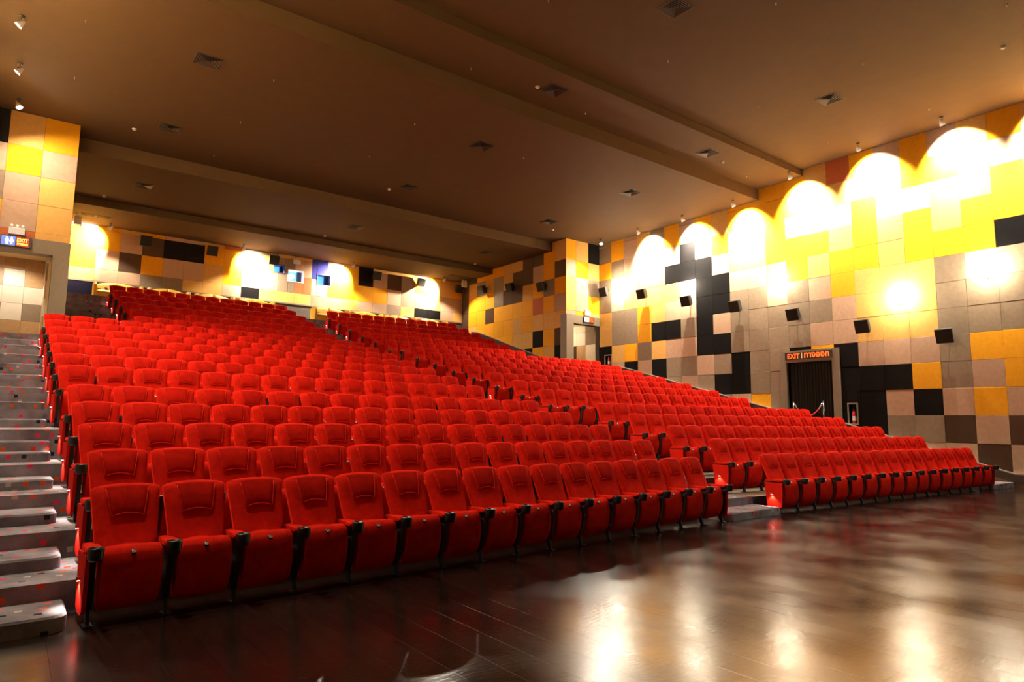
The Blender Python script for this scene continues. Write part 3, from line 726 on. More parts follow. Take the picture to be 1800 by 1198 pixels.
def cup_mesh(sx): return MB().lathe([(0.0001, 0.515), (0.044, 0.515), (0.056, 0.535), (0.060, 0.610), (0.058, 0.618), (0.051, 0.616), (0.046, 0.55), (0.0001, 0.548)], 16, 0, (sx, -0.582, 0)).mesh('cup_holder', [M_black])
HP = SP * U / 2
for tag_, sx in (('L', -HP), ('R', HP)):
    ME['armrest' + tag_] = arm_mesh(sx); ME['support_leg' + tag_] = sup_mesh(sx); ME['cup_holder' + tag_] = cup_mesh(sx)
    d = -1 if sx < 0 else 1
    SIDE = [(-0.15, 0.545), (-0.53, 0.550), (-0.525, 0.40), (-0.51, 0.22), (-0.495, 0.12), (-0.43, 0.085), (-0.28, 0.085), (-0.205, 0.12), (-0.185, 0.30)]
    xo = sx + d * 0.026; ME['side_panel' + tag_] = MB().extrude_x(SIDE[::-1] , min(xo, xo + d * 0.03), max(xo, xo + d * 0.03)).mesh('side_panel', [M_velvet_side])
    ax = sx + d * 0.056
    ME['aisle_lamp' + tag_] = MB().box(min(ax, ax + d * 0.028), max(ax, ax + d * 0.028), -0.335, -0.295, 0.335, 0.360, 0).box(min(ax, ax + d * 0.022), max(ax, ax + d * 0.022), -0.330, -0.300, 0.331, 0.335, 1).mesh('aisle_lamp', [M_chrome, M_aislelamp])
NUMS = {}
def number_mesh(n):
    if n not in NUMS:
        me, cx, cy, w, h = text_mesh('%02d' % n, 0.016, 0.0004)
        R = Matrix.Translation((0, -0.4938, 0.5462)) @ Matrix.Rotation(math.radians(62), 4, 'X')
        for v in me.vertices: v.co = R @ Vector(((v.co.x - cx), (v.co.y - cy), v.co.z + 0.003))
        me.materials.clear(); me.materials.append(M_black); me.name = 'number'
        NUMS[n] = me
    return NUMS[n]
PARTS = ['backrest', 'headrest', 'lumbar_pad', 'seat_cushion', 'number_plate', 'armrestL', 'support_legL', 'cup_holderL']
XFL = [1.23, 1.30, 1.27, 1.25, 1.25, 1.21, 1.19, 1.18, 1.15, 1.17, 1.11, 1.11, 4.33, 4.29, 4.21, 4.19, 4.10, 4.02]
XFR = [16.37, 16.30, 16.32, 16.28, 16.34, 16.31, 16.29, 16.25, 16.22, 16.22, 16.23, 16.20, 16.44, 16.29, 16.18, 16.05, 16.00, 15.92]
count = 0; rest = MB(); RESTM = [M_velvet, M_velvet_head, M_steel, M_black, M_velvet_side, M_numb]; mi_of = {M.name: i for i, M in enumerate(RESTM)}
def add_rest(me, M4):
    n = len(rest.v); rest.v += [tuple(M4 @ v.co) for v in me.vertices]
    for p in me.polygons: rest.face([n + i for i in p.vertices], mi_of.get(me.materials[p.material_index].name, 3), p.use_smooth)
GROUP = 'red tip-up cinema seats in tiered rows'
for k in range(1, 19):
    n = 16 if k <= 12 else 12
    for blk in (0, 1):
        ang = math.radians(3.255) if blk == 0 else -math.radians(3.229)
        x0 = (XFL if blk == 0 else XFR)[k - 1] * LAM
        for i in range(n):
            x = x0 + i * SP * math.cos(ang); y = vy(row_y(k), x); z = ZT[k]
            loc = W(x, y, z); rz = ang
            names = list(PARTS)
            if i == n - 1: names += ['armrestR', 'support_legR', 'cup_holderR']
            if i == 0: names += ['side_panelL', 'aisle_lampL']
            if i == n - 1: names += ['side_panelR']
            lamp_loc = Matrix.Translation(loc) @ Matrix.Rotation(rz, 4, 'Z') @ Vector((-HP - 0.085, -0.316, 0.325))
            if i == 0:
                tgt = Matrix.Translation(loc) @ Matrix.Rotation(rz, 4, 'Z') @ Vector((-HP - 0.06, -0.33, 0.0))
                add_light('SPOT', lamp_loc, P_AISLE, (1, 0.86, 0.72), aim=tgt, angle=110, blend=0.7, radius=0.012)
            indiv = k <= 9 or (k == 10 and blk == 0 and i < 12)
            if not indiv:
                M4 = Matrix.Translation(loc) @ Matrix.Rotation(rz, 4, 'Z')
                for nm in names:
                    if nm not in ('number_plate', 'aisle_lampL'): add_rest(ME[nm], M4)
                if i == 0 and k > 9:
                    pass
                continue
            rowname = ORD[k - 1] + (' row' if k == 1 else ' row from the front')
            if blk == 0: lab = 'red velvet tip-up seat, left block, %s, %s from the left aisle' % (ORD[k - 1] + ' row', NTH[i])
            else: lab = 'red velvet tip-up seat, right block, %s, %s from the centre aisle' % (ORD[k - 1] + ' row', NTH[i])
            root = thing('cinema_seat', lab, 'seat', loc, rz, GROUP)
            for nm in names:
                o = link(nm.rstrip('LR'), ME[nm], root)
                if nm == 'headrest': link('piping', ME['piping'], o)
                if nm == 'number_plate':
                    link('number_label', ME['number_label'], o)
                    if k == 1: link('number', number_mesh(32 - i if blk == 0 else 16 - i), o)
            count += 1
ro = rest.build('cinema_seats', RESTM)
ro['kind'] = 'stuff'; ro['label'] = 'remaining red cinema seats filling the upper rows of the hall'; ro['category'] = 'seats'
# aisle lamps of the upper rows
for k in range(10, 19):
    for blk in (0, 1):
        if k == 10 and blk == 0: continue
        ang = math.radians(3.255) if blk == 0 else -math.radians(3.229)
        x = (XFL if blk == 0 else XFR)[k - 1] * LAM
        la = thing('aisle_lamp', 'small aisle lamp on the end seat of the %s row, %s' % (ORD[k - 1], 'beside the left aisle' if blk == 0 else 'beside the centre aisle'), 'lamp', W(x, vy(row_y(k), x), ZT[k]), ang, 'aisle lamps of the upper rows')
        link('lamp_body', ME['aisle_lampL'], la)

# ------------------------------------------------------------------ sofas on the back platform
def make_sofa(width):
    w = width / 2; d = {}
    d['base'] = MB().chamfer_box(-w + 0.10, w - 0.10, -0.30, 0.34, 0.10, 0.30, 0.02).mesh('base', [M_sofa])
    d['feet'] = MB().box(-w + 0.12, w - 0.12, -0.24, 0.28, 0.0, 0.10).mesh('plinth', [M_dark])
    def cush(x0, x1):
        c = (x0 + x1) / 2; h = (x1 - x0) / 2 - 0.004
        def fn(u, t, side):
            e = max(0.0, (1 - u ** 8) * (1 - (2 * t - 1) ** 8)) ** 0.5
            return (c + u * h, -0.36 + 0.5 * t, 0.355 + 0.075 * e * (1 if side == 0 else -0.7))
        return MB().pad(fn, 8, 6)
    d['seat_l'] = cush(-w + 0.12, 0.0).mesh('seat_cushion', [M_sofa]); d['seat_r'] = cush(0.0, w - 0.12).mesh('seat_cushion', [M_sofa])
    def back(x0, x1):
        c = (x0 + x1) / 2; h = (x1 - x0) / 2 - 0.004
        def fn(u, t, side):
            x = c + u * h; top = 0.84 - 0.17 * (x / w) ** 2
            e = max(0.0, (1 - u ** 8) * (1 - (2 * t - 1) ** 8)) ** 0.5
            return (x, 0.20 + 0.14 * t + (-0.085 if side == 0 else 0.07) * e, 0.28 + t * (top - 0.28))
        return MB().pad(fn, 10, 6)
    d['back_l'] = back(-w + 0.09, 0.0).mesh('back_cushion', [M_sofa]); d['back_r'] = back(0.0, w - 0.09).mesh('back_cushion', [M_sofa])
    for nm, s in (('arm_l', -1), ('arm_r', 1)):
        A = [(-0.26, 0.02), (-0.30, 0.30), (-0.34, 0.44), (-0.33, 0.60), (-0.25, 0.72), (0.05, 0.75), (0.28, 0.72), (0.36, 0.60), (0.34, 0.02)]
        x0, x1 = (s * w, s * (w - 0.105)) if s < 0 else (w - 0.105, w)
        d[nm] = MB().extrude_x(A[::-1], 0, 0, 0, False, [(x0, 0.94), (x0 + 0.02, 1.0), (x1 - 0.02, 1.0), (x1, 0.94)]).mesh('arm', [M_sofa])
        d['tray' + nm[-1]] = MB().lathe([(0.0001, 0.455), (0.07, 0.455), (0.075, 0.47), (0.06, 0.475), (0.0001, 0.468)], 14, 0, (s * (w - 0.17), -0.20, 0)).mesh('cup_tray', [M_tray])
    return d
SOFAS = [(2.80, 4.93, 'left'), (5.15, 7.12, 'left'), (7.40, 9.35, 'left'), (9.55, 11.5, 'left'), (13.8, 16.0, 'right'), (16.2, 18.25, 'right'), (18.5, 20.55, 'right'), (20.8, 22.9, 'right')]
SL = ['yellow two-seat sofa nearest the left wall on the back platform', 'second yellow sofa from the left wall along the back platform', 'third yellow sofa from the left wall along the back platform', 'yellow sofa left of the centre aisle under the glowing back wall', 'yellow sofa right of the centre aisle with its side showing', 'second yellow sofa right of the centre aisle on the back platform', 'third yellow sofa right of the centre aisle on the back platform', 'yellow two-seat sofa at the right end of the back platform']
for (x0, x1, side), lab in zip(SOFAS, SL):
    d = make_sofa((x1 - x0) * U)
    so = thing('loveseat', lab, 'sofa', W((x0 + x1) / 2, 37.75, ZT[19]), 0, 'yellow sofas along the back wall')
    for nm, me in d.items(): link(me.name.split('.')[0], me, so)
bx = thing('tissue_box', 'small pale and brown item lying on the sofa nearest the left wall', 'box', W(3.35, 37.45, ZT[19] + 0.555))
MB().chamfer_box(-0.06, 0.06, -0.05, 0.05, 0, 0.06, 0.008).build('body', M_tray, bx)
MB().box(-0.08, 0.02, -0.055, -0.02, 0.06, 0.085).build('flap', M_white, bx)

# ------------------------------------------------------------------ handrails with sloping dado on the right side
def handrail(name, label, pts, x, drop, group='sloping handrails on the right'):
    h = thing(name, label, 'handrail', (0, 0, 0), 0, group)
    T = 0.10
    def strip(za, zb, xa, xb):
        mb = MB()
        for (ya, z0), (yb_, z1) in zip(pts[:-1], pts[1:]):
            n = len(mb.v)
            for xx in (xa, xb):
                mb.v += [W(0, ya, z0 + za(ya)) + Vector((xx, 0, 0)), W(0, yb_, z1 + za(yb_)) + Vector((xx, 0, 0)), W(0, yb_, z1 + zb(yb_)) + Vector((xx, 0, 0)), W(0, ya, z0 + zb(ya)) + Vector((xx, 0, 0))]
            for q in ((0, 1, 2, 3), (7, 6, 5, 4), (0, 4, 5, 1), (3, 2, 6, 7), (0, 3, 7, 4), (1, 5, 6, 2)): mb.face([n + i for i in q])
        return mb
    X = x * U
    strip(lambda y: -0.02, lambda y: 0.02, X - 0.10, X - 0.012).build('rail_cap', M_railtop, h)
    strip(lambda y: -0.30, lambda y: -0.02, X - 0.09, X - 0.012).build('rail_board', M_rail, h)
    strip(lambda y: -drop, lambda y: -0.30, X - 0.07, X - 0.012).build('dado_board', M_woodlight, h)
handrail('handrail', 'sloping dark handrail along the right wall in front of the exit doorway', [(3.5, -1.66), (7.9, -1.66), (13.6, 0.0)], XR, 0.95)
handrail('handrail', 'sloping dark handrail along the right wall behind the exit doorway', [(16.6, 0.55), (25.8, 2.95), (26.4, 3.08)], XR, 0.95)
handrail('handrail', 'sloping wooden handrail along the narrower rear right wall', [(29.0, 3.35), (36.8, 5.85), (37.6, 5.95)], XI, 0.85)

# ------------------------------------------------------------------ signs
es = thing('exit_sign', 'long black sign with red letters above the exit doorway', 'sign', W(XR, 15.07, 2.92))
MB().box(-0.10, -0.071, -1.06 * U, 1.06 * U, -0.155 * U, 0.155 * U).build('housing', M_black, es)
MB().box(-0.105, -0.075, -1.07 * U, 1.07 * U, 0.155 * U, 0.185 * U).build('top_edge', M_grey, es)
put_text('EXIT', es, M_signorange, (-0.102, 0.655 * U, 0), 0.56 * U, 0.21 * U, '-x')
put_text('ทางออก', es, M_signorange, (-0.102, -0.40 * U, 0.005), 1.10 * U, 0.21 * U, '-x')
MB().box(-0.106, -0.10, 0.25 * U, 0.285 * U, -0.11 * U, 0.13 * U).build('divider', mat('divider_pink', (0.8, 0.4, 0.3), 0.4, emit=(1, 0.35, 0.2), estr=0.9), es)
def person_icon(mb, cx, s, skirt):
    # head disc and body outline as flat extruded polygons in xz, facing -y
    def ext(poly):
        n = len(mb.v); k = len(poly)
        mb.v += [(x, -0.006, z) for x, z in poly] + [(x, 0.0, z) for x, z in poly]
        mb.face([n + i for i in range(k)]); mb.face([n + k + i for i in reversed(range(k))])
        for i in range(k): mb.face([n + i, n + k + i, n + k + (i + 1) % k, n + (i + 1) % k])
    ext([(cx + 0.13 * s * math.cos(t * math.pi / 6), 0.40 * s + 0.13 * s * math.sin(t * math.pi / 6)) for t in range(12)])
    body = [(-0.20, 0.22), (-0.20, -0.10), (-0.11, -0.10), (-0.11, -0.50), (0.11, -0.50), (0.11, -0.10), (0.20, -0.10), (0.20, 0.22)] if not skirt else [(-0.14, 0.22), (-0.28, -0.18), (-0.10, -0.18), (-0.10, -0.50), (0.10, -0.50), (0.10, -0.18), (0.28, -0.18), (0.14, 0.22)]
    ext([(cx + x * s, z * s) for x, z in body])
def portal_sign(label, cx, cz, w, h, lit):
    t = thing('exit_sign', label, 'sign', W(cx, YP, cz) + Vector((0, -0.06, 0)))
    hw, hh = w * U / 2, h * U / 2
    MB().box(-hw, hw, -0.07, 0.0, -hh, hh).build('housing', M_steel, t)
    MB().box(-hw + 0.01, -hw * 0.06, -0.075, -0.07, -hh + 0.018, hh - 0.018).build('pictogram_panel', M_signblue if lit else M_signdim, t)
    MB().box(hw * 0.0, hw * 0.84, -0.075, -0.07, -hh + 0.018, hh - 0.018).build('exit_panel', M_signred, t)
    mb = MB(); s = h * U * 0.62
    person_icon(mb, -0.16 * s, s, False); person_icon(mb, 0.42 * s, s, True)
    o = mb.build('pictogram', M_signwhite if lit else M_icondim, t); o.location = (-hw * 0.52, -0.075, -0.0)
    put_text('EXIT', t, M_signyellow if lit else M_signorange, (hw * 0.42, -0.077, hh * 0.28), hw * 0.74, hh * 0.66, '-y')
    put_text('ทางออก', t, M_signyellow if lit else M_signorange, (hw * 0.42, -0.077, -hh * 0.45), hw * 0.70, hh * 0.42, '-y')
portal_sign('lit blue and red exit sign over the left doorway', -0.26, 5.85, 0.84, 0.36, True)
portal_sign('small red and white exit sign over the right rear doorway', 26.67, 5.83, 0.82, 0.31, False)
add_light('POINT', W(-0.45, YP, 5.85) + Vector((0, -0.35, 0)), 0.8, (0.4, 0.5, 1.0), radius=0.05)

# ------------------------------------------------------------------ emergency light boxes
def emergency(label, loc, nheads, rz=0.0, w=0.36, h=0.19, facing=0.0):
    t = thing('emergency_light', label, 'lamp', loc, rz, 'white emergency light boxes')
    MB().chamfer_box(-w / 2, w / 2, -0.10, 0.0, 0, h, 0.012).build('housing', M_white, t)
    for i in range(nheads):
        x = -w / 2 + w * (i + 0.5) / nheads
        hd = MB().lathe([(0.0001, -0.03), (0.028, -0.03), (0.036, 0.03), (0.030, 0.034), (0.0001, 0.026)], 12)
        hd.xform(Matrix.Translation((x, -0.05, h + 0.045)) @ Matrix.Rotation(math.radians(80), 4, 'X')); o = hd.build('lamp_head', M_white, t)
        MB().tube([(x, -0.05, h), (x, -0.05, h + 0.02)], 0.008, 6).build('stem', M_grey, o)
    return t
e1 = emergency('white emergency light box with three heads above the left door sign', W(-0.27, YP, 6.10) + Vector((0, -0.005, 0)), 3)
MB().tube([(0.185, -0.03, 0.12), (0.20, -0.03, 0.05), (0.205, -0.02, -0.02), (0.25, -0.015, 0.0), (0.28, -0.012, 0.03), (0.31, -0.012, -0.01), (0.315, -0.012, -0.05)], 0.005, 6).build('cable', M_black, e1)
emergency('white emergency light box above the right rear doorway sign', W(26.6, YP, 6.10) + Vector((0, -0.005, 0)), 2)
emergency('white emergency light box high on the back wall beside the booth windows', W(13.1, YB, 9.14) + Vector((0, -0.005, 0)), 3)
emergency('white emergency light box at the right end of the back wall', W(24.45, YB - 1.0, 9.05), 2, 0.0, 0.30, 0.34)
emergency('white emergency light box at the left end of the back wall', W(1.95, YB - 0.9, 9.25), 2, 0.0, 0.24, 0.36)

# ------------------------------------------------------------------ wall speakers
def speaker(label, loc, rz, tilt=22, yaw=0):
    t = thing('wall_speaker', label, 'speaker', loc, rz + math.radians(yaw), 'black surround speakers on the walls')
    # local: wall behind at y=0, faces -y, tilted down
    Mx = Matrix.Translation((0, -0.13, 0)) @ Matrix.Rotation(math.radians(tilt), 4, 'X')
    cab = MB(); n = len(cab.v)
    fw, fh, bw2, bh, dp = 0.225, 0.215, 0.16, 0.19, 0.27
    cab.chamfer_box(-fw, fw, -dp, 0.0, -fh, fh, 0.018)
    for i, p in enumerate(cab.v):
        if p[1] > -0.1: cab.v[i] = (p[0] * bw2 / fw, p[1], p[2] * bh / fh)
    cab.xform(Mx); cab.build('cabinet', M_spk, t)
    MB().chamfer_box(-fw + 0.012, fw - 0.012, -dp - 0.012, -dp + 0.002, -fh + 0.012, fh - 0.012, 0.006).xform(Mx).build('grille', M_dark, t)
    MB().box(-0.05, 0.05, -0.012, -0.0, -0.10, 0.10).tube([(0, 0, 0), (0, -0.14, 0.0)], 0.018, 8).build('bracket', M_steel, t)
RS = [(9.63, 3.32), (12.55, 3.98), (15.50, 4.82), (18.42, 5.56), (21.29, 6.21), (24.28, 7.02), (27.2, 7.56)]
RSL = ['black speaker on the right wall nearest the screen', 'second black speaker from the screen along the right wall', 'black speaker on the right wall above the exit doorway', 'fourth black speaker from the screen along the right wall', 'fifth black speaker from the screen along the right wall', 'sixth black speaker from the screen along the right wall', 'black speaker in the corner by the right rear portal']
for (y, z), lab in zip(RS, RSL): speaker(lab, W(XR - 0.02, y, z), -math.pi / 2, 18)
for (y, z), lab in zip([(29.75, 7.92), (32.85, 8.35), (35.95, 8.65)], ['black speaker on the narrow rear right wall, nearest the portal', 'middle black speaker of three on the narrow rear right wall', 'black speaker on the narrow rear right wall, nearest the back']):
    speaker(lab, W(XI - 0.02, y, z), -math.pi / 2, 18)
for (x, z), lab in zip([(5.02, 9.16), (8.27, 9.16), (11.65, 9.16), (18.18, 9.16), (21.42, 9.16), (24.45, 9.1)], ['black speaker at the left end of the back wall', 'second black speaker from the left along the back wall', 'black speaker beside the booth windows on the back wall', 'black speaker right of the booth windows on the back wall', 'second speaker from the right end of the back wall', 'black speaker in the right corner of the back wall']):
    speaker(lab, W(x, YB - 0.02, z), 0.0, 18)

# ------------------------------------------------------------------ ceiling fittings
SPOTM = {}
SPOTM['rose'] = MB().lathe([(0.0001, 0.0), (0.055, 0.0), (0.055, -0.02), (0.03, -0.03), (0.0001, -0.03)][::-1], 14).mesh('ceiling_rose', [M_steel])
SPOTM['stem'] = MB().tube([(0, 0, -0.03), (0, 0, -0.11)], 0.010, 8).box(-0.05, 0.05, -0.012, 0.012, -0.125, -0.105).mesh('stem', [M_steel])
SPOTM['head'] = MB().lathe([(0.0001, 0.10), (0.032, 0.10), (0.040, 0.06), (0.052, 0.03), (0.082, -0.08), (0.076, -0.08), (0.046, 0.02), (0.0001, 0.02)], 16).mesh('lamp_head', [M_white])
SPOTM['lens'] = MB().lathe([(0.0001, -0.055), (0.066, -0.055), (0.068, -0.062), (0.0001, -0.070)], 16).mesh('lens', [M_lamp])
def spill_light(loc, color=WARM, k=1.0):
    add_light('SPOT', loc, P_SPILL * k, color, aim=Vector(loc) + Vector((2.7 if loc[0] < 10 else -2.7, 0, -5)), angle=82, blend=0.5, radius=0.05)
def ceiling_spot(label, x, y, z, aim, power, angle=100, blend=1.0, color=WARM, group='ceiling spotlights washing the walls', spill=1.0):
    t = thing('spotlight', label, 'spotlight', W(x, y, z), 0, group)
    link('ceiling_rose', SPOTM['rose'], t); link('stem', SPOTM['stem'], t)
    d = (Vector(aim) - W(x, y, z)).normalized(); q = d.to_track_quat('-Z', 'Y')
    h = link('lamp_head', SPOTM['head'], t); h.location = (0, 0, -0.17); h.rotation_euler = q.to_euler()
    link('lens', SPOTM['lens'], h)
    add_light('SPOT', W(x, y, z) + Vector((0, 0, -0.17)) + d * 0.10, power, color, aim=aim, angle=angle, blend=blend, radius=0.04)
    if spill: spill_light(W(x, y, z) + Vector((0, 0, -0.17)) + d * 0.10, color, spill)
SY = [9.08, 12.12, 15.12, 18.02, 21.0, 24.02, 26.85]
for i, y in enumerate([3.05, 6.06] + SY):
    z = ceil_at(y)
    aim = W(XR, y - 0.1, z - 1.16)
    if i == 8: aim = W(24.5, 25.5, 5.0)
    if i >= 2:
        lab = ['spotlight on the ceiling by the right wall, nearest the screen', 'second ceiling spotlight from the screen along the right wall', 'ceiling spotlight in the narrow step between the two right soffits', 'ceiling spotlight just behind the second soffit by the right wall', 'fifth ceiling spotlight from the screen along the right wall', 'sixth ceiling spotlight from the screen along the right wall', 'dazzling ceiling spotlight in the corner by the right rear portal'][i - 2]
        ceiling_spot(lab, 26.74, y, z, aim, P_SPOT * (0.22 if i == 8 else 1.0), 125 if i == 8 else 100, spill=0.0 if i == 8 else 1.0)
    else: add_light('SPOT', W(26.74, y, z - 0.2), P_SPOT, WARM, aim=aim, angle=100, blend=1.0, radius=0.04)
    aim = W(XL, y + 0.1, z - 1.16)
    if i >= 6:
        ceiling_spot(['left ceiling spotlight nearest the screen of the three in view', 'middle ceiling spotlight of the three on the left', 'left ceiling spotlight just in front of the left portal wall'][i - 6], -0.56, y, z, aim if i < 8 else W(1.9, 24.9, 4.0), P_SPOT * (1.0 if i < 8 else 0.10), 100 if i < 8 else 170, spill=1.0 if i < 8 else 0.0)
    elif i >= 2: add_light('SPOT', W(-0.56, y, z - 0.2), P_SPOT, WARM, aim=aim, angle=100, blend=1.0, radius=0.04)
    if 2 <= i < 6: spill_light(W(-0.56, y, z - 0.2))
for (x, ax, lab) in ((3.36, 2.3, 'ceiling spotlight at the left end of the back wall'), (9.80, 10.35, 'ceiling spotlight left of the booth windows on the back ceiling'), (16.36, 15.8, 'ceiling spotlight right of the booth windows on the back ceiling'), (22.95, 22.1, 'ceiling spotlight at the right end of the back ceiling')):
    ceiling_spot(lab, x, 38.12, 9.6, W(ax, YB, 8.65), P_BACKSPOT, 104, 1.0, spill=0.0)
    add_light('SPOT', W(x, 38.0, 9.2), P_SPILL * 0.6, WARM, aim=W(x, 36.2, 4.5), angle=126, blend=0.35, radius=0.05)

DV = {}
hs = 0.285
DV['frame'] = MB().box(-hs, hs, -hs, -hs + 0.02, -0.012, 0.0).box(-hs, hs, hs - 0.02, hs, -0.012, 0.0).box(-hs, -hs + 0.02, -hs + 0.02, hs - 0.02, -0.012, 0).box(hs - 0.02, hs, -hs + 0.02, hs - 0.02, -0.012, 0).mesh('frame', [M_vent])
DV['throat'] = MB().box(-hs + 0.02, hs - 0.02, -hs + 0.02, hs - 0.02, -0.002, 0.0).mesh('throat', [M_ventdark])
def louvre(a, b):
    mb = MB()
    for k in range(4):
        R = Matrix.Rotation(k * math.pi / 2, 4, 'Z'); n = len(mb.v)
        mb.v += [(-a, -a, -0.016), (a, -a, -0.016), (b, -b, -0.003), (-b, -b, -0.003), (-a, -a, -0.0185), (a, -a, -0.0185), (b, -b, -0.0055), (-b, -b, -0.0055)]
        for q in ((0, 3, 2, 1), (4, 5, 6, 7), (0, 1, 5, 4), (3, 7, 6, 2)): mb.face([n + i for i in q])
        mb.xform(R, n)
    return mb
LV = [louvre(0.045 + i * 0.05, 0.02 + i * 0.05).mesh('louvre', [M_vent]) for i in range(5)]
def diffuser(label, x, y):
    t = thing('air_vent', label, 'vent', W(x, y, ceil_at(y)), 0, 'square air diffusers in the ceiling')
    link('frame', DV['frame'], t); link('throat', DV['throat'], t)
    for me in LV: link('louvre', me, t)
DY = [(10.92, 'nearest the screen'), (16.05, 'in the narrow step between soffits'), (20.32, 'just behind the second soffit'), (26.17, 'in front of the third soffit'), (32.0, 'behind the third soffit')]
for x, nm in ((3.9, 'left'), (13.78, 'middle'), (22.18, 'right')):
    for y, wh in DY:
        if x < 5 and y < 20: continue
        diffuser('square air diffuser in the %s ceiling line, %s' % (nm, wh), x, y)
SD = MB().lathe([(0.0001, -0.05), (0.03, -0.05), (0.045, -0.042), (0.052, -0.02), (0.06, -0.018), (0.06, 0.0)], 16).mesh('detector_body', [M_white])
SDR = MB().lathe([(0.046, -0.040), (0.05, -0.034), (0.0535, -0.022)], 16).mesh('sensor_band', [M_grey])
for x, y, lab in ((2.86, 27.04, 'left, in front of the third soffit'), (2.69, 34.65, 'left, in front of the last soffit'), (13.13, 34.61, 'middle, in front of the last soffit'), (13.17, 26.96, 'middle, in front of the third soffit'), (13.18, 16.19, 'middle, beside the diffuser between soffits'), (23.21, 34.75, 'right, in front of the last soffit'), (23.26, 27.13, 'right, in front of the third soffit'), (23.04, 6.07, 'right, nearest the screen'), (23.43, 16.24, 'right, beside the diffuser between soffits')):
    t = thing('smoke_detector', 'round white smoke detector on the ceiling, ' + lab, 'detector', W(x, y, ceil_at(y)), 0, 'white smoke detectors on the ceiling')
    link('detector_body', SD, t); link('sensor_band', SDR, t)
SK1 = MB().lathe([(0.022, 0.0), (0.022, -0.006), (0.009, -0.008), (0.009, -0.03), (0.0001, -0.03)], 10).mesh('sprinkler_body', [M_chrome])
SK2 = MB().lathe([(0.0001, -0.046), (0.018, -0.047), (0.0001, -0.050)], 10).tube([(0.012, 0, -0.028), (0.014, 0, -0.046)], 0.002, 5).tube([(-0.012, 0, -0.028), (-0.014, 0, -0.046)], 0.002, 5).mesh('deflector', [M_chrome])
XN = {0.82: 'first', 5.8: 'second', 10.8: 'third', 15.76: 'fourth', 20.74: 'fifth', 25.73: 'sixth'}
YN = [(5.3, 'nearest the screen'), (9.11, 'well in front of the first soffit'), (12.82, 'before the first soffit'), (16.6, 'between the first two soffits'), (20.22, 'just behind the second soffit'), (23.97, 'midway to the third soffit'), (27.85, 'just before the third soffit')]
SEEN = {(0.82, 20.22), (0.82, 23.97), (5.8, 20.22), (5.8, 23.97), (5.8, 27.85), (10.8, 12.82), (10.8, 23.97), (10.8, 20.22), (10.8, 16.6), (15.76, 12.82), (15.76, 16.6), (15.76, 9.11), (15.76, 20.22), (15.76, 23.97), (20.74, 12.82), (20.74, 9.11), (20.74, 5.3), (20.74, 16.6), (20.74, 20.22), (25.73, 9.11), (25.73, 12.82), (25.73, 16.6)}
for x, xn in XN.items():
    for y, yn in YN:
        if (x, y) not in SEEN: continue
        t = thing('sprinkler', 'tiny sprinkler, %s ceiling line from the left, %s' % (xn, yn), 'sprinkler', W(x, y, ceil_at(y)), 0, 'fire sprinklers in the ceiling')
        link('sprinkler_body', SK1, t); link('deflector', SK2, t)
def slot_vent(label, x, y, n, w, d):
    t = thing('slot_vent', label, 'vent', W(x, y, 9.6), 0, 'slotted return air grilles on the back ceiling')
    for i in range(n):
        a = (i - n / 2) * (w + 0.02)
        MB().box(a, a + w, -d / 2, d / 2, -0.012, 0.0).build('grille_frame', M_vent, t)
        sl = MB()
        for j in range(6): sl.box(a + 0.02, a + w - 0.02, -d / 2 + 0.025 + j * (d - 0.05) / 6, -d / 2 + 0.025 + (j + 0.6) * (d - 0.05) / 6, -0.016, -0.012)
        sl.build('slats', M_ventdark, t)
slot_vent('three-part slotted air grille at the left of the back ceiling', 2.3, 37.2, 3, 0.50, 0.40)
slot_vent('three-part slotted air grille at the right of the back ceiling', 23.9, 37.4, 3, 0.50, 0.45)
ac = thing('air_grille', 'grey rectangular air grille high at the left of the back wall', 'vent', W(2.52, YB, 9.50))
MB().box(-0.28, 0.28, -0.03, 0.0, -0.10, 0.08).build('frame', M_grey, ac)
for j in range(5): MB().box(-0.26, 0.26, -0.036, -0.03, -0.085 + j * 0.032, -0.07 + j * 0.032).build('louvre', M_vent, ac)

# ------------------------------------------------------------------ wall sconces on the right wall
def sconce(label, y, z):
    t = thing('sconce', label, 'lamp', W(XR, y, z), 0, 'glowing wall sconces on the right wall')
    MB().box(-0.02, 0.0, -0.10, 0.10, -0.14, 0.02).build('back_plate', M_white, t)
    for s in (-1, 1): MB().tube([(-0.10, s * 0.06, -0.20), (-0.10, s * 0.06, 0.02)], 0.006, 6).build('bracket', M_black, t)
    MB().tube([(-0.02, 0, -0.06), (-0.10, 0, -0.06)], 0.012, 8).build('arm', M_grey, t)
    MB().lathe([(0.0001, -0.05), (0.05, -0.05), (0.06, 0.05), (0.05, 0.09), (0.0001, 0.09)], 14, 0, (-0.10, 0, 0.04)).build('bulb', M_sconce, t)
    add_light('POINT', W(XR, y, z) + Vector((-0.24, 0, 0.10)), P_SCONCE, (1.0, 0.86, 0.62), radius=0.06)
for (y, z), lab in zip([(8.17, 5.40), (11.18, 4.85), (16.21, 6.40), (21.22, 6.85), (26.2, 7.35)], ['glowing sconce on the right wall nearest the screen', 'glowing sconce on a gold panel of the right wall', 'glowing sconce high above the exit doorway', 'glowing sconce beside the tall black panels of the right wall', 'glowing sconce nearest the right rear portal']): sconce(lab, y, z)

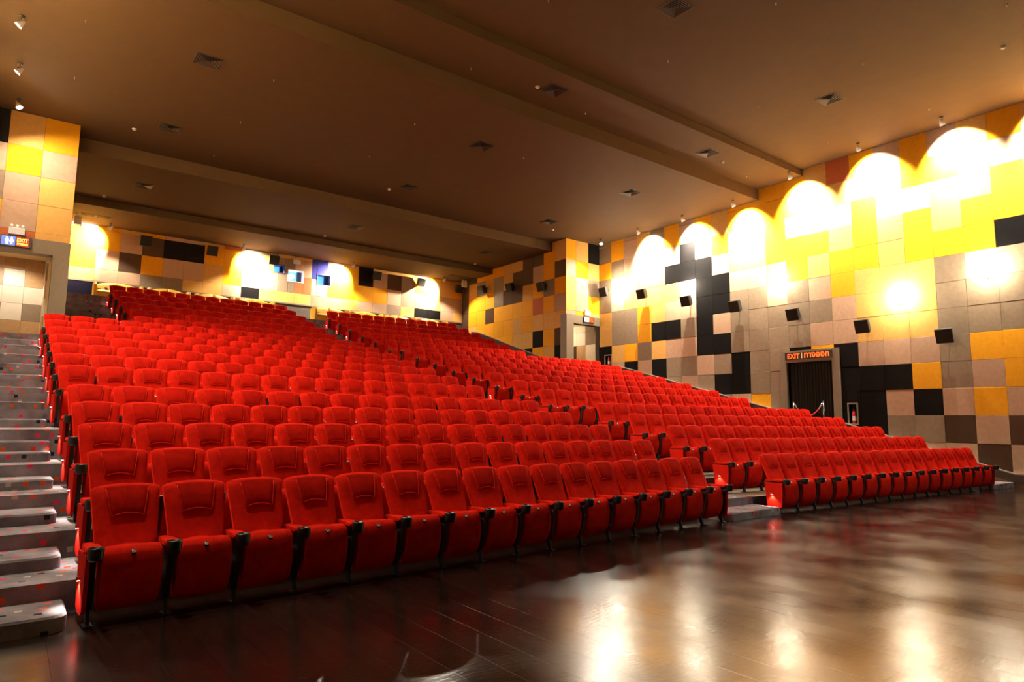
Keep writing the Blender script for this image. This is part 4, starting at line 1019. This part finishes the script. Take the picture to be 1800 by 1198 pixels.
# ------------------------------------------------------------------ extinguisher niches, rope barrier
def niche(k, y0, y1, z0, z1):
    mb = MB(); xa, xb = XR * U - 0.015, XR * U + 0.02
    f = 0.045
    Y0, Y1, Z0, Z1 = y0 * U, y1 * U, z0 * U + H0, z1 * U + H0
    mb.box(xa, xb, Y0 - f, Y0, Z0 - f, Z1 + f).box(xa, xb, Y1, Y1 + f, Z0 - f, Z1 + f).box(xa, xb, Y0, Y1, Z1, Z1 + f).box(xa, xb, Y0, Y1, Z0 - f, Z0)
    o = struct(mb.build('trim_%d' % k, M_wood))
    MB().box(XR * U + 0.20, XR * U + 0.22, Y0, Y1, Z0, Z1).box(xb, XR * U + 0.2, Y0, Y1, Z0 - 0.02, Z0).box(xb, XR * U + 0.2, Y0, Y1, Z1, Z1 + 0.02).box(xb, XR * U + 0.2, Y0 - 0.02, Y0, Z0, Z1).box(xb, XR * U + 0.2, Y1, Y1 + 0.02, Z0, Z1).build('niche_lining', M_dark, o)
niche(2, *NICHE1); niche(3, NICHE2[0], NICHE2[1], NICHE2[2], NICHE2[3])
def extinguisher(label, y, z):
    t = thing('fire_extinguisher', label, 'extinguisher', W(XR, y, z) + Vector((0.05, 0, 0)), 0, 'red fire extinguishers in wall niches')
    MB().lathe([(0.0001, 0.0), (0.058, 0.0), (0.062, 0.01), (0.062, 0.34), (0.045, 0.39), (0.022, 0.41), (0.022, 0.43), (0.0001, 0.43)], 16).build('cylinder', M_extred, t)
    MB().lathe([(0.0635, 0.09), (0.0635, 0.23)], 16).build('label_band', M_white, t)
    MB().box(-0.05, 0.015, -0.018, 0.018, 0.43, 0.455).box(-0.09, -0.01, -0.012, 0.012, 0.465, 0.478).build('valve', M_black, t)
    MB().tube([(0.0, -0.02, 0.44), (-0.03, -0.055, 0.40), (-0.05, -0.065, 0.30), (-0.05, -0.065, 0.18)], 0.009, 7).build('hose', M_black, t)
extinguisher('red fire extinguisher in the niche beside the exit doorway', 13.28, 0.0)
extinguisher('red fire extinguisher in the niche by the right rear portal', 27.24, 3.16)
rb = thing('rope_barrier', 'red rope slung between two chrome posts before the exit doorway', 'barrier', W(27.3, 15.0, ZT[6]))
PY = [(0.66, 0.0), (-0.66, 0.0)]
for yy, _ in PY:
    o = MB().tube([(0, yy * U, 0.0), (0, yy * U, 0.90)], 0.024, 12).build('post', M_chrome, rb)
    MB().lathe([(0.0001, 0.0), (0.15, 0.0), (0.15, 0.012), (0.05, 0.03), (0.026, 0.035)], 18, 0, (0, yy * U, 0)).build('post_base', M_chrome, o)
    MB().lathe([(0.026, 0.90), (0.032, 0.91), (0.028, 0.93), (0.0001, 0.935)], 12, 0, (0, yy * U, 0)).build('finial', M_chrome, o)
pts = []
for i in range(17):
    s = i / 16; pts.append((-0.02, (0.62 - 1.24 * s) * U, 0.86 - 0.40 * (1 - (2 * s - 1) ** 2)))
MB().tube(pts[1:-1], 0.022, 10).build('rope', M_redrope, rb)
for a, b in ((pts[0], pts[2]), (pts[-1], pts[-3])): MB().tube([a, b], 0.024, 10).build('rope_end', M_chrome, rb)
print('individual seats', count)
